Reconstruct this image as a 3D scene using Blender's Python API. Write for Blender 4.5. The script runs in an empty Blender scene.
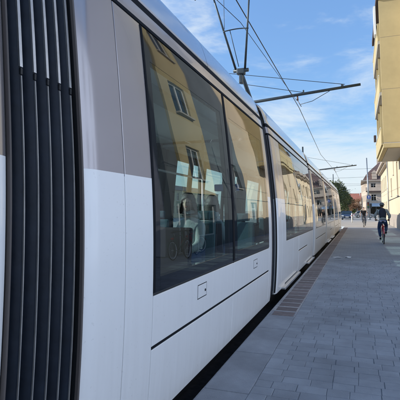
import bpy, bmesh, math, random
from mathutils import Vector, Matrix
R = math.radians
rnd = random.Random(7)
scene = bpy.context.scene
col = scene.collection

# ------------------------------------------------------------------ camera, sky, sun, exposure
cam_d = bpy.data.cameras.new('camera'); cam = bpy.data.objects.new('camera', cam_d); col.objects.link(cam)
cam_d.sensor_width = 36; cam_d.lens = 433/400*36; cam_d.shift_y = -0.0672
cam_d.clip_start = 0.02; cam_d.clip_end = 6000
cam.location = (0, 0, 1.45); cam.rotation_euler = (R(95), 0, R(19.977))
scene.camera = cam
SUN_AZ = (-0.966, -0.259); SUN_EL = R(23)
w = bpy.data.worlds.new("World"); scene.world = w; w.use_nodes = True
nt = w.node_tree; N = nt.nodes; L = nt.links
bg = N['Background']; bg.inputs['Strength'].default_value = 0.10
sky = N.new('ShaderNodeTexSky'); sky.sky_type = 'NISHITA'; sky.sun_disc = False
sky.sun_elevation = SUN_EL; sky.sun_rotation = math.atan2(SUN_AZ[0], SUN_AZ[1])
sky.air_density = 1.0; sky.dust_density = 0.7; sky.ozone_density = 1.6
tc = N.new('ShaderNodeTexCoord')
sep = N.new('ShaderNodeSeparateXYZ'); L.new(tc.outputs['Generated'], sep.inputs[0])
mp = N.new('ShaderNodeMapping'); mp.inputs['Scale'].default_value = (1.0, 1.0, 3.4); mp.inputs['Rotation'].default_value = (0.1, 0.12, 0.5)
mp.inputs['Location'].default_value = (0.35, 0.1, 0.15)
L.new(tc.outputs['Generated'], mp.inputs[0])
nz = N.new('ShaderNodeTexNoise'); nz.inputs['Scale'].default_value = 2.9; nz.inputs['Detail'].default_value = 9
nz.inputs['Roughness'].default_value = 0.6; nz.inputs['Distortion'].default_value = 0.35
L.new(mp.outputs[0], nz.inputs['Vector'])
# more cloud towards the horizon
mr = N.new('ShaderNodeMapRange'); mr.inputs['From Min'].default_value = 0.0; mr.inputs['From Max'].default_value = 0.55
mr.inputs['To Min'].default_value = 0.22; mr.inputs['To Max'].default_value = -0.04
L.new(sep.outputs['Z'], mr.inputs['Value'])
ad = N.new('ShaderNodeMath'); ad.operation = 'ADD'; L.new(nz.outputs['Fac'], ad.inputs[0]); L.new(mr.outputs[0], ad.inputs[1])
cr = N.new('ShaderNodeMapRange'); cr.interpolation_type = 'SMOOTHSTEP'
cr.inputs['From Min'].default_value = 0.455; cr.inputs['From Max'].default_value = 0.70; cr.inputs['To Max'].default_value = 0.85
L.new(ad.outputs[0], cr.inputs['Value'])
tint = N.new('ShaderNodeMixRGB'); tint.blend_type = 'MULTIPLY'; tint.inputs[0].default_value = 1; tint.inputs[2].default_value = (0.68, 0.83, 0.98, 1)
hz = N.new('ShaderNodeMapRange'); hz.inputs['From Max'].default_value = 0.45; hz.inputs['To Min'].default_value = 0.62; hz.inputs['To Max'].default_value = 1.0
L.new(sep.outputs['Z'], hz.inputs['Value'])
hm = N.new('ShaderNodeVectorMath'); hm.operation = 'SCALE'; L.new(sky.outputs[0], hm.inputs[0]); L.new(hz.outputs[0], hm.inputs['Scale'])
L.new(hm.outputs[0], tint.inputs[1])
mx = N.new('ShaderNodeMixRGB'); mx.inputs[2].default_value = (2.9, 3.2, 3.45, 1)
L.new(cr.outputs[0], mx.inputs[0]); L.new(tint.outputs[0], mx.inputs[1]); L.new(mx.outputs[0], bg.inputs['Color'])
sd = bpy.data.lights.new('sun', 'SUN'); sd.energy = 2.0; sd.angle = R(0.5); sd.color = (1, 0.95, 0.87)
sun = bpy.data.objects.new('sun', sd); col.objects.link(sun)
sv = Vector((SUN_AZ[0]*math.cos(SUN_EL), SUN_AZ[1]*math.cos(SUN_EL), math.sin(SUN_EL)))
sun.rotation_euler = sv.to_track_quat('Z', 'Y').to_euler(); sun.location = (-20, -8, 20)
scene.view_settings.view_transform = 'Standard'; scene.view_settings.look = 'None'
scene.view_settings.exposure = 1.5; scene.view_settings.gamma = 1
scene.render.engine = 'CYCLES'
scene.cycles.transparent_max_bounces = 24; scene.cycles.max_bounces = 10; scene.cycles.glossy_bounces = 6

# ------------------------------------------------------------------ materials
MATS = {}
def mat(name, colr, rough=0.6, metal=0.0, coat=0.0, var=0.0, scale=6.0, bump=0.0, bscale=40.0, emit=None, rand=0.0, spec=None, wavy=0.0, stretch=None, detail=6, world=False):
    if name in MATS: return MATS[name]
    m = bpy.data.materials.new(name); m.use_nodes = True; n = m.node_tree.nodes; l = m.node_tree.links
    b = n['Principled BSDF']; b.inputs['Base Color'].default_value = (*colr, 1)
    b.inputs['Roughness'].default_value = rough; b.inputs['Metallic'].default_value = metal
    if coat: b.inputs['Coat Weight'].default_value = coat; b.inputs['Coat Roughness'].default_value = 0.03
    if spec is not None: b.inputs['Specular IOR Level'].default_value = spec
    co = n.new('ShaderNodeTexCoord'); vec = co.outputs['Object']
    if world: gp = n.new('ShaderNodeNewGeometry'); vec = gp.outputs['Position']
    if stretch:
        mm = n.new('ShaderNodeMapping'); mm.inputs['Scale'].default_value = stretch; l.new(vec, mm.inputs[0]); vec = mm.outputs[0]
    src = None
    if var:
        t = n.new('ShaderNodeTexNoise'); t.inputs['Scale'].default_value = scale; t.inputs['Detail'].default_value = detail; t.inputs['Roughness'].default_value = 0.65
        l.new(vec, t.inputs['Vector'])
        r = n.new('ShaderNodeMapRange'); r.inputs['From Min'].default_value = 0.3; r.inputs['From Max'].default_value = 0.7
        r.inputs['To Min'].default_value = 1-var; r.inputs['To Max'].default_value = 1+var; l.new(t.outputs['Fac'], r.inputs['Value'])
        src = r.outputs[0]
    if rand:
        oi = n.new('ShaderNodeObjectInfo'); r2 = n.new('ShaderNodeMapRange'); r2.inputs['To Min'].default_value = 1-rand; r2.inputs['To Max'].default_value = 1+rand
        l.new(oi.outputs['Random'], r2.inputs['Value'])
        if src:
            mu = n.new('ShaderNodeMath'); mu.operation = 'MULTIPLY'; l.new(src, mu.inputs[0]); l.new(r2.outputs[0], mu.inputs[1]); src = mu.outputs[0]
        else: src = r2.outputs[0]
    if src:
        v = n.new('ShaderNodeVectorMath'); v.operation = 'SCALE'; v.inputs[0].default_value = colr
        l.new(src, v.inputs['Scale']); l.new(v.outputs[0], b.inputs['Base Color'])
    last = None
    if bump:
        t = n.new('ShaderNodeTexNoise'); t.inputs['Scale'].default_value = bscale; t.inputs['Detail'].default_value = 5; l.new(vec, t.inputs['Vector'])
        bp = n.new('ShaderNodeBump'); bp.inputs['Strength'].default_value = bump; bp.inputs['Distance'].default_value = 0.01
        l.new(t.outputs['Fac'], bp.inputs['Height']); l.new(bp.outputs[0], b.inputs['Normal']); last = bp
    if wavy:
        t = n.new('ShaderNodeTexNoise'); t.inputs['Scale'].default_value = 1.3; t.inputs['Detail'].default_value = 1; l.new(vec, t.inputs['Vector'])
        bp = n.new('ShaderNodeBump'); bp.inputs['Strength'].default_value = 1; bp.inputs['Distance'].default_value = wavy; bp.inputs['Filter Width'].default_value = 4.0
        l.new(t.outputs['Fac'], bp.inputs['Height']); l.new(bp.outputs[0], b.inputs['Normal'])
        if coat: l.new(bp.outputs[0], b.inputs['Coat Normal'])
    if emit: b.inputs['Emission Color'].default_value = (*emit, 1); b.inputs['Emission Strength'].default_value = 1
    MATS[name] = m; return m

def glass(name, tint, ior=1.7, wavy=0.0, rough=0.0):
    if name in MATS: return MATS[name]
    m = bpy.data.materials.new(name); m.use_nodes = True; n = m.node_tree.nodes; l = m.node_tree.links
    n.remove(n['Principled BSDF']); out = n['Material Output']
    tr = n.new('ShaderNodeBsdfTransparent'); tr.inputs[0].default_value = (*tint, 1)
    gl = n.new('ShaderNodeBsdfGlossy'); gl.inputs['Roughness'].default_value = rough; gl.inputs[0].default_value = (0.95, 0.97, 0.96, 1)
    fr = n.new('ShaderNodeFresnel'); fr.inputs['IOR'].default_value = ior
    geo = n.new('ShaderNodeNewGeometry'); ix = n.new('ShaderNodeMapRange'); ix.inputs['To Min'].default_value = ior; ix.inputs['To Max'].default_value = 1/ior
    l.new(geo.outputs['Backfacing'], ix.inputs['Value']); l.new(ix.outputs[0], fr.inputs['IOR'])
    mi = n.new('ShaderNodeMixShader'); l.new(fr.outputs[0], mi.inputs[0]); l.new(tr.outputs[0], mi.inputs[1]); l.new(gl.outputs[0], mi.inputs[2])
    l.new(mi.outputs[0], out.inputs[0])
    if wavy:
        co = n.new('ShaderNodeTexCoord'); t = n.new('ShaderNodeTexNoise'); t.inputs['Scale'].default_value = 0.9; t.inputs['Detail'].default_value = 1
        l.new(co.outputs['Object'], t.inputs['Vector'])
        bp = n.new('ShaderNodeBump'); bp.inputs['Distance'].default_value = wavy; bp.inputs['Filter Width'].default_value = 4.0; l.new(t.outputs['Fac'], bp.inputs['Height'])
        l.new(bp.outputs[0], gl.inputs['Normal']); l.new(bp.outputs[0], fr.inputs['Normal'])
    MATS[name] = m; return m

def dirty_white():
    m = mat('tram_white', (0.90, 0.90, 0.90), 0.3, 0, 0.4, wavy=0.0025)
    n = m.node_tree.nodes; l = m.node_tree.links; b = n['Principled BSDF']
    co = n.new('ShaderNodeTexCoord'); sp = n.new('ShaderNodeSeparateXYZ'); l.new(co.outputs['Object'], sp.inputs[0])
    mpg = n.new('ShaderNodeMapping'); mpg.inputs['Scale'].default_value = (5, 5, 0.55); l.new(co.outputs['Object'], mpg.inputs[0])
    t = n.new('ShaderNodeTexNoise'); t.inputs['Scale'].default_value = 3.0; t.inputs['Detail'].default_value = 8; t.inputs['Roughness'].default_value = 0.7
    l.new(mpg.outputs[0], t.inputs['Vector'])
    h = n.new('ShaderNodeMapRange'); h.inputs['From Min'].default_value = 1.3; h.inputs['From Max'].default_value = 0.0; h.inputs['To Max'].default_value = 0.42
    l.new(sp.outputs['Z'], h.inputs['Value'])
    mu = n.new('ShaderNodeMath'); mu.operation = 'MULTIPLY'; l.new(h.outputs[0], mu.inputs[0]); l.new(t.outputs['Fac'], mu.inputs[1])
    t2 = n.new('ShaderNodeTexNoise'); t2.inputs['Scale'].default_value = 60; t2.inputs['Detail'].default_value = 4; l.new(co.outputs['Object'], t2.inputs['Vector'])
    s = n.new('ShaderNodeMapRange'); s.inputs['From Min'].default_value = 0.66; s.inputs['From Max'].default_value = 0.75; s.inputs['To Max'].default_value = 0.25
    l.new(t2.outputs['Fac'], s.inputs['Value'])
    a = n.new('ShaderNodeMath'); a.operation = 'ADD'; l.new(mu.outputs[0], a.inputs[0]); l.new(s.outputs[0], a.inputs[1])
    mi = n.new('ShaderNodeMixRGB'); mi.inputs[1].default_value = (0.90, 0.90, 0.90, 1); mi.inputs[2].default_value = (0.36, 0.34, 0.31, 1)
    l.new(a.outputs[0], mi.inputs[0]); l.new(mi.outputs[0], b.inputs['Base Color'])
    rr = n.new('ShaderNodeMapRange'); rr.inputs['To Min'].default_value = 0.22; rr.inputs['To Max'].default_value = 0.42; l.new(t.outputs['Fac'], rr.inputs['Value']); l.new(rr.outputs[0], b.inputs['Roughness'])
    return m
M_WHITE = dirty_white()
M_SILV = mat('tram_silver', (0.40, 0.375, 0.39), 0.22, 0.65, 0.25, wavy=0.003)
M_ROOF = mat('tram_roof', (0.55, 0.57, 0.62), 0.16, 0.7, 0.3, wavy=0.003)
M_BLACK = mat('black_rubber', (0.012, 0.013, 0.015), 0.55, bump=0.1, bscale=60)
M_FRIT = mat('black_frit', (0.004, 0.006, 0.010), 0.03, spec=.38)
M_BELL = mat('bellows_rubber', (0.009, 0.014, 0.024), 0.5, var=0.3, scale=9, bump=0.35, bscale=14, spec=.22)
M_GROOVE = mat('groove_rubber', (0.008, 0.01, 0.014), 0.8, spec=.15)
M_ALU = mat('aluminium_edge', (0.62, 0.62, 0.62), 0.3, 0.85, var=0.15, scale=12)
M_STRIP = mat('strip_metal', (0.36, 0.35, 0.34), 0.45, 0.5, var=0.25, scale=6)
M_GLASS = glass('tram_glass', (0.70, 0.80, 0.79), 1.46, 0.004)
M_GLASSL = glass('tram_glass_far', (0.55, 0.72, 0.72), 1.5, 0.0)
M_SEAL = mat('brown_seal', (0.10, 0.085, 0.08), 0.6)
M_INT = mat('interior_grey', (0.42, 0.44, 0.43), 0.5, var=0.05, scale=3)
M_INTC = mat('interior_ceiling', (0.80, 0.82, 0.80), 0.45)
M_FLOOR = mat('interior_floor', (0.10, 0.11, 0.13), 0.5, var=0.2, scale=20)
M_TEAL = mat('seat_teal', (0.04, 0.09, 0.11), 0.8, var=0.2, scale=40, bump=0.2)
M_SEATD = mat('seat_dark', (0.028, 0.012, 0.015), 0.7)
M_RED = mat('red_rail', (0.35, 0.03, 0.04), 0.35)
M_BROWN = mat('brown_partition', (0.20, 0.09, 0.05), 0.5, var=0.2, scale=5, stretch=(1, 1, 0.2))
M_STEEL = mat('galvanised_steel', (0.33, 0.35, 0.36), 0.42, 0.75, var=0.15, scale=10)
M_DSTEEL = mat('dark_steel', (0.06, 0.075, 0.085), 0.45, 0.5, var=0.2, scale=8)
M_WIRE = mat('wire_metal', (0.05, 0.055, 0.06), 0.5, 0.5)
M_INSUL = mat('insulator', (0.12, 0.06, 0.04), 0.3)
M_DARK = mat('dark_paint', (0.02, 0.025, 0.03), 0.55, spec=.3)

# ------------------------------------------------------------------ helpers
def tag(o, label=None, cat=None, group=None, kind=None):
    if label: o['label'] = label
    if cat: o['category'] = cat
    if group: o['group'] = group
    if kind: o['kind'] = kind
    return o
def empty(name, loc=(0, 0, 0), rz=0, label=None, cat=None, group=None):
    o = bpy.data.objects.new(name, None); col.objects.link(o); o.location = loc; o.rotation_euler.z = rz
    o.empty_display_size = 0.2
    return tag(o, label, cat, group)
class MB:
    def __init__(s): s.v = []; s.f = []; s.m = []; s.s = []
    def add(s, vs, fs, mi=0, sm=False):
        b = len(s.v); s.v += [tuple(v) for v in vs]
        for f in fs: s.f.append(tuple(i+b for i in f)); s.m.append(mi); s.s.append(sm)
    def box(s, x0, x1, y0, y1, z0, z1, mi=0, M=None):
        vs = [Vector((x, y, z)) for z in (z0, z1) for y in (y0, y1) for x in (x0, x1)]
        if M: vs = [M @ v for v in vs]
        s.add(vs, [(0, 2, 3, 1), (4, 5, 7, 6), (0, 1, 5, 4), (2, 6, 7, 3), (0, 4, 6, 2), (1, 3, 7, 5)], mi)
    def bbox(s, x0, x1, y0, y1, z0, z1, b=0.01, mi=0, M=None):
        # box with chamfered edges
        bm = bmesh.new(); bmesh.ops.create_cube(bm, size=1)
        for v in bm.verts: v.co = Vector(((x0+x1)/2+v.co.x*(x1-x0), (y0+y1)/2+v.co.y*(y1-y0), (z0+z1)/2+v.co.z*(z1-z0)))
        bmesh.ops.bevel(bm, geom=bm.edges[:], offset=b, segments=2, profile=0.6, affect='EDGES')
        s.bm(bm, mi, M)
    def bm(s, bm, mi=0, M=None, sm=False):
        bm.verts.index_update()
        s.add([(M @ v.co if M else v.co.copy()) for v in bm.verts], [[v.index for v in f.verts] for f in bm.faces], mi, sm); bm.free()
    def tube(s, pts, r, n=8, mi=0, cap=True, sm=True):
        pts = [Vector(p) for p in pts]; rs = r if isinstance(r, (list, tuple)) else [r]*len(pts)
        vs = []; up = None
        for i, p in enumerate(pts):
            d = (pts[min(i+1, len(pts)-1)]-pts[max(i-1, 0)]).normalized()
            if up is None:
                up = Vector((0, 0, 1)) if abs(d.z) < 0.9 else Vector((1, 0, 0))
            a = d.cross(up).normalized(); up = a.cross(d).normalized()
            for k in range(n):
                t = 2*math.pi*k/n; vs.append(p+(a*math.cos(t)+up*math.sin(t))*rs[i])
        fs = []
        for i in range(len(pts)-1):
            for k in range(n):
                k2 = (k+1) % n; fs.append((i*n+k, i*n+k2, (i+1)*n+k2, (i+1)*n+k))
        s.add(vs, fs, mi, sm)
        if cap:
            b = len(s.v)-len(vs)
            s.f.append(tuple(b+k for k in range(n))[::-1]); s.m.append(mi); s.s.append(False)
            s.f.append(tuple(b+(len(pts)-1)*n+k for k in range(n))); s.m.append(mi); s.s.append(False)
    def torus(s, c, axis, Rr, r, n=28, k=8, mi=0):
        c = Vector(c); ax = Vector(axis).normalized(); u = ax.orthogonal().normalized(); v = ax.cross(u)
        vs = []
        for i in range(n):
            a = 2*math.pi*i/n; d = u*math.cos(a)+v*math.sin(a)
            for j in range(k):
                b = 2*math.pi*j/k; vs.append(c+d*(Rr+r*math.cos(b))+ax*r*math.sin(b))
        fs = [(i*k+j, ((i+1) % n)*k+j, ((i+1) % n)*k+(j+1) % k, i*k+(j+1) % k) for i in range(n) for j in range(k)]
        s.add(vs, fs, mi, True)
    def ball(s, c, rad, mi=0, seg=14, M=None):
        bm = bmesh.new(); bmesh.ops.create_uvsphere(bm, u_segments=seg, v_segments=max(6, seg*2//3), radius=1)
        rr = rad if isinstance(rad, (tuple, list)) else (rad,)*3
        T = Matrix.Translation(c) @ (M if M else Matrix.Identity(4)) @ Matrix.Diagonal((*rr, 1))
        s.bm(bm, mi, T, True)
    def mesh(s, name, mats):
        me = bpy.data.meshes.new(name); me.from_pydata(s.v, [], s.f)
        for m in (mats if isinstance(mats, (list, tuple)) else [mats]): me.materials.append(m)
        me.polygons.foreach_set('material_index', s.m); me.polygons.foreach_set('use_smooth', s.s); me.update(); return me
    def build(s, name, mats, parent=None, **k):
        o = bpy.data.objects.new(name, s.mesh(name, mats)); col.objects.link(o); o.parent = parent
        return tag(o, **k)
def inst(name, me, parent, loc=(0, 0, 0), rz=0, **k):
    o = bpy.data.objects.new(name, me); col.objects.link(o); o.parent = parent; o.location = loc; o.rotation_euler.z = rz
    return tag(o, **k)
def copy_tree(o, parent=None):
    c = o.copy(); col.objects.link(c); c.parent = parent
    for ch in list(o.children): copy_tree(ch, c)
    return c
def skinned(joints, edges, sub=2, root=0):
    """joints: list of (pos, radius) -> evaluated mesh verts/faces"""
    me = bpy.data.meshes.new('tmp'); me.from_pydata([j[0] for j in joints], edges, [])
    o = bpy.data.objects.new('tmp', me); col.objects.link(o)
    m = o.modifiers.new('s', 'SKIN'); m.use_smooth_shade = True
    for i, j in enumerate(joints):
        r = j[1]; me.skin_vertices[0].data[i].radius = (r, r) if not isinstance(r, tuple) else r
        me.skin_vertices[0].data[i].use_root = (i == root)
    s = o.modifiers.new('b', 'SUBSURF'); s.levels = sub; s.render_levels = sub
    dg = bpy.context.evaluated_depsgraph_get(); ev = o.evaluated_get(dg); em = ev.to_mesh()
    vs = [v.co.copy() for v in em.vertices]; fs = [tuple(p.vertices) for p in em.polygons]
    ev.to_mesh_clear(); bpy.data.objects.remove(o); bpy.data.meshes.remove(me)
    return vs, fs

# ------------------------------------------------------------------ ground
M_GROUND = mat('sunny_asphalt', (0.36, 0.33, 0.29), 0.85, var=0.12, scale=0.6, bump=0.2, bscale=30)
M_PAVE = mat('paver_grey', (0.285, 0.30, 0.325), 0.68, var=0.26, scale=1.3, bump=0.4, bscale=90, rand=0.09, world=True)
M_JOINT = mat('joint_sand', (0.28, 0.285, 0.295), 0.9, var=0.3, scale=20)
M_KERB = mat('kerb_granite', (0.25, 0.262, 0.285), 0.7, var=0.3, scale=1.6, bump=0.4, bscale=80, rand=0.08)
M_REDP = mat('red_brown_slab', (0.17, 0.135, 0.13), 0.75, var=0.25, scale=9, bump=0.5, bscale=60, rand=0.18)
M_MORT = mat('pale_mortar', (0.40, 0.38, 0.37), 0.9, var=0.3, scale=15)
M_BALL = mat('track_bed_stone', (0.05, 0.05, 0.055), 0.9, var=0.4, scale=12, bump=0.8, bscale=40)
def rects(name, rs, m, **k):
    b = MB()
    for x0, x1, y0, y1, z in rs: b.add([(x0, y0, z), (x1, y0, z), (x1, y1, z), (x0, y1, z)], [(0, 1, 2, 3)])
    return b.build(name, m, kind='structure', **k)
TX0, TX1, TYE = -4.4, -1.245, 44.0
rects('ground', [(-3000, 3000, TYE, 5000, -0.02), (-3000, 3000, -3000, -40, -0.02), (-3000, TX0, -40, TYE, -0.02), (TX1, 3000, -40, TYE, -0.02)], M_GROUND)
tb = MB(); tb.box(TX0-.02, TX1+.02, -40, TYE, -0.4, -0.26); tb.box(TX0-.3, TX0, -40, TYE, -0.4, -0.026); tb.build('track_bed', M_BALL, kind='structure')
for sx in (-1, 1):
    rb = MB(); rb.box(-2.5+sx*.7175-.035, -2.5+sx*.7175+.035, -39, TYE, -0.259, -0.235); rb.box(-2.5+sx*.7175-.06, -2.5+sx*.7175+.06, -39, TYE, -0.26, -0.252)
    rb.build('rail', M_STEEL, label='steel rail under the tram, the one %s' % ('nearer the pavement' if sx > 0 else 'farther from the pavement'), cat='rail', group='tram rails')

# pavement with real pavers
PX0, PX1 = -0.86, 3.1
pave = MB(); pave.box(TX1-.0, PX1+.05, -12, 14.2, -0.30, -0.006); pave = pave.build('pavement', M_JOINT, kind='structure')
PW, PL = 0.205, 0.15
def paver_mesh(ww, ll, seed):
    r = random.Random(seed); b = MB(); g = 0.003; c = 0.0035
    def ring(i, z): return [(-ww/2+i, -ll/2+i, z), (ww/2-i, -ll/2+i, z), (ww/2-i, ll/2-i, z), (-ww/2+i, ll/2-i, z)]
    vs = ring(g/2, -0.03)+ring(g/2, -0.004)+ring(g/2+c, 0.0)
    vs = [(x+r.uniform(-.0015, .0015), y+r.uniform(-.0015, .0015), z) for x, y, z in vs]
    fs = []
    for k in range(2):
        for i in range(4): j = (i+1) % 4; fs.append((k*4+i, k*4+j, k*4+4+j, k*4+4+i))
    fs.append((8, 9, 10, 11)); b.add(vs, fs); return b
PWS = [0.14, 0.175, 0.205, 0.235]
pv_m = {k: [paver_mesh(PWS[k], PL, 10*k+q).mesh('paver', M_PAVE) for q in range(4)] for k in range(4)}
slots = []
yy = 1.2; row = 0
def vis(x, y):
    c, s = math.cos(R(19.977)), math.sin(R(19.977)); d = -s*x+c*y
    return d > 1.5 and abs((c*x+s*y)/d) < 0.55 and d > 2.2
while yy < 14.3:
    x = PX0; first = True
    while x < PX1:
        k = rnd.choice([0, 1]) if (first and row % 2) else rnd.choice([1, 2, 2, 2, 3]); first = False
        slots.append((x+PWS[k]/2, yy, k, row)); x += PWS[k]
    yy += PL; row += 1
PYE = yy-PL/2
slots.sort(key=lambda s: (not vis(s[0], s[1]), math.hypot(s[0], s[1])))
stuffp = MB()
def jit(): return rnd.uniform(-.0022, .0022)
rnd_rows = {}
n_ind = 0
for (x, y, hf, rw) in slots:
    if n_ind < 300 and vis(x, y):
        o = inst('paver', rnd.choice(pv_m[hf]), pave, (x, y, jit()), 0)
        o.rotation_euler = (R(rnd.uniform(-.4, .4)), R(rnd.uniform(-.4, .4)), R(rnd.uniform(-.5, .5))); n_ind += 1
    else:
        p = paver_mesh(PWS[hf], PL, rw); z = jit()
        stuffp.add([(v[0]+x, v[1]+y, v[2]+z) for v in p.v], p.f)
stuffp.build('pavers', M_PAVE, pave, kind='stuff')
# beyond the pavers one can tell apart: same paving as material
def paving_mat():
    m = mat('paving_far', (0.115, 0.125, 0.145), 0.7); n = m.node_tree.nodes; l = m.node_tree.links; b = n['Principled BSDF']
    co = n.new('ShaderNodeTexCoord'); br = n.new('ShaderNodeTexBrick'); br.inputs['Scale'].default_value = 1
    br.inputs['Brick Width'].default_value = PW; br.inputs['Row Height'].default_value = PL; br.inputs['Mortar Size'].default_value = 0.004
    br.inputs['Color1'].default_value = (0.255, 0.27, 0.295, 1); br.inputs['Color2'].default_value = (0.30, 0.315, 0.34, 1); br.inputs['Mortar'].default_value = (0.20, 0.205, 0.215, 1)
    l.new(co.outputs['Object'], br.inputs['Vector'])
    t = n.new('ShaderNodeTexNoise'); t.inputs['Scale'].default_value = 0.8; t.inputs['Detail'].default_value = 6; l.new(co.outputs['Object'], t.inputs['Vector'])
    mi = n.new('ShaderNodeMixRGB'); mi.blend_type = 'MULTIPLY'; mi.inputs[0].default_value = 0.6
    r = n.new('ShaderNodeMapRange'); r.inputs['To Min'].default_value = 0.55; r.inputs['To Max'].default_value = 1.45; l.new(t.outputs['Fac'], r.inputs['Value'])
    l.new(br.outputs['Color'], mi.inputs[1]); l.new(r.outputs[0], mi.inputs[2]); l.new(mi.outputs[0], b.inputs['Base Color']); return m
rects('pavement', [(-0.862, 3.15, PYE, 41, -0.001)], paving_mat())
# kerb stones beside the tram, then red-brown slabs with pale joints
kerb = MB(); kerb.box(TX1+.01, PX0-.004, -12, 6.1, -0.26, -0.012); kerb = kerb.build('kerb', M_JOINT, kind='structure')
km = MB(); km.bbox(-.188, .188, -.495, .495, -.2, 0, .008); km = km.mesh('kerb_stone', M_KERB)
y = -6.0
while y < 6.05: inst('kerb_stone', km, kerb, (-1.05, y-.0, rnd.uniform(-.002, .002))); y += 1.0
strip = MB(); strip.box(TX1+.01, PX0-.0, 6.16, 41, -0.29, -0.0015); strip = strip.build('slab_strip', M_MORT, kind='structure')
sm = MB(); sm.bbox(-.158, .158, -.136, .136, -.05, 0.002, .014); sm = sm.mesh('slab', M_REDP)
y = 6.32
while y < 30: 
    o = inst('slab', sm, strip, (-1.035, y, rnd.uniform(-.003, .003)), R(rnd.uniform(-.8, .8))); y += .315
sfar = MB(); 
while y < 40.8: sfar.box(-1.215, -.875, y-.142, y+.142, -.004, 0.002); y += .315
sfar.build('slabs', M_REDP, strip, kind='stuff')

# ------------------------------------------------------------------ the tram
PR = [(0.05, -1.335), (0.3, -1.312), (0.6, -1.296), (0.9, -1.287), (1.3, -1.288), (1.7, -1.306), (2.2, -1.350), (2.6, -1.394), (2.78, -1.418), (2.95, -1.452), (3.1, -1.492), (3.25, -1.55), (3.36, -1.64), (3.43, -1.80), (3.47, -2.1), (3.48, -2.5)]
def dense(P, n=12):
    out = []
    for i in range(len(P)-1):
        p0 = P[max(i-1, 0)]; p1 = P[i]; p2 = P[i+1]; p3 = P[min(i+2, len(P)-1)]
        for k in range(n):
            t = k/n
            out.append(tuple(0.5*((2*p1[a])+(-p0[a]+p2[a])*t+(2*p0[a]-5*p1[a]+4*p2[a]-p3[a])*t*t+(-p0[a]+3*p1[a]-3*p2[a]+p3[a])*t**3) for a in (0, 1)))
    out.append(P[-1]); return out
DP = dense(PR)
def px_at(z):
    if z <= DP[0][0]: return DP[0][1]
    for i in range(len(DP)-1):
        if DP[i][0] <= z <= DP[i+1][0]:
            t = (z-DP[i][0])/max(1e-9, DP[i+1][0]-DP[i][0]); return DP[i][1]+t*(DP[i+1][1]-DP[i][1])
    return DP[-1][1]
def pnorm(z):
    e = .01; a = px_at(z-e); b = px_at(z+e); n = Vector((2*e, 0, -(b-a))); n.normalize(); return n
ENDR = 0.13
def endinset(y, m0, m1, nose=None):
    d = min(y-m0, m1-y); v = 0
    if d < ENDR: v = 0.032*(1-max(d, 0)/ENDR)**2.2
    if nose and y > nose: t = (y-nose)/(m1-nose); v += 0.75*t**2.6
    return v
def panel(y0, y1, z0, z1, mod, off=0.0, th=0.03, side=1, split=None, roll=0.004, sm=True, nose=None, mb=None, mi=(0, 1)):
    """swept body panel following the section of the tram, rim rolled inwards"""
    m0, m1 = mod
    def frange(a, b, step, extra):
        k = max(1, int(math.ceil((b-a)/step))); r = [a+(b-a)*i/k for i in range(k+1)]
        return sorted(set(r+[e for e in extra if a+1e-4 < e < b-1e-4]))
    ey = [m0+ENDR*t for t in (.08, .18, .3, .45, .62, .8, 1)]+[m1-ENDR*t for t in (.08, .18, .3, .45, .62, .8, 1)]
    if nose: ey += [nose+(m1-nose)*t/8 for t in range(1, 8)]
    ys = frange(y0+roll, y1-roll, 0.6, ey); zs = frange(z0+roll, z1-roll, 0.07, [split] if split else [])
    if roll: ys = [y0]+ys+[y1]; zs = [z0]+zs+[z1]
    ny, nz_ = len(ys), len(zs); vs = []; last = (ny-1, nz_-1)
    def P(y, z, dep):
        n = pnorm(z); x = px_at(z)-endinset(y, m0, m1, nose); p = Vector((x, y, z))+n*(off-dep)
        if side < 0: p.x = -5-p.x
        return p
    for i, y in enumerate(ys):
        for j, z in enumerate(zs):
            edge = roll and (i in (0, ny-1) or j in (0, nz_-1)); vs.append(P(y, z, roll*0.8 if edge else 0))
    fs = []; ms = []
    for i in range(ny-1):
        for j in range(nz_-1):
            f = (i*nz_+j, (i+1)*nz_+j, (i+1)*nz_+j+1, i*nz_+j+1)
            fs.append(f if side > 0 else f[::-1]); ms.append(mi[1] if split and (zs[j]+zs[j+1])/2 > split else mi[0])
    nb = mb if mb else MB(); b = len(nb.v); nb.v += [tuple(v) for v in vs]
    def onedge(v): i, j = divmod(v, nz_); return roll and (i in (0, ny-1) or j in (0, nz_-1))
    for f, q in zip(fs, ms):
        if any(onedge(v) for v in f):
            k0 = len(nb.v); nb.v += [tuple(vs[v]) for v in f]; nb.f.append(tuple(range(k0, k0+4))); nb.m.append(q); nb.s.append(False)
        else: nb.f.append(tuple(i+b for i in f)); nb.m.append(q); nb.s.append(sm)
    if th:
        loop = [(i, 0) for i in range(ny)]+[(ny-1, j) for j in range(1, nz_)]+[(i, nz_-1) for i in range(ny-2, -1, -1)]+[(0, j) for j in range(nz_-2, 0, -1)]
        c = len(nb.v)
        for i, j in loop: nb.v.append(tuple(P(ys[i], zs[j], th)))
        n = len(loop)
        for k in range(n):
            k2 = (k+1) % n; a0 = b+loop[k][0]*nz_+loop[k][1]; a1 = b+loop[k2][0]*nz_+loop[k2][1]
            f = (a0, c+k, c+k2, a1); nb.f.append(f if side > 0 else f[::-1])
            nb.m.append(ms[0] if not split or zs[loop[k][1]] < split else mi[1]); nb.s.append(False)
    return nb

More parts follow.
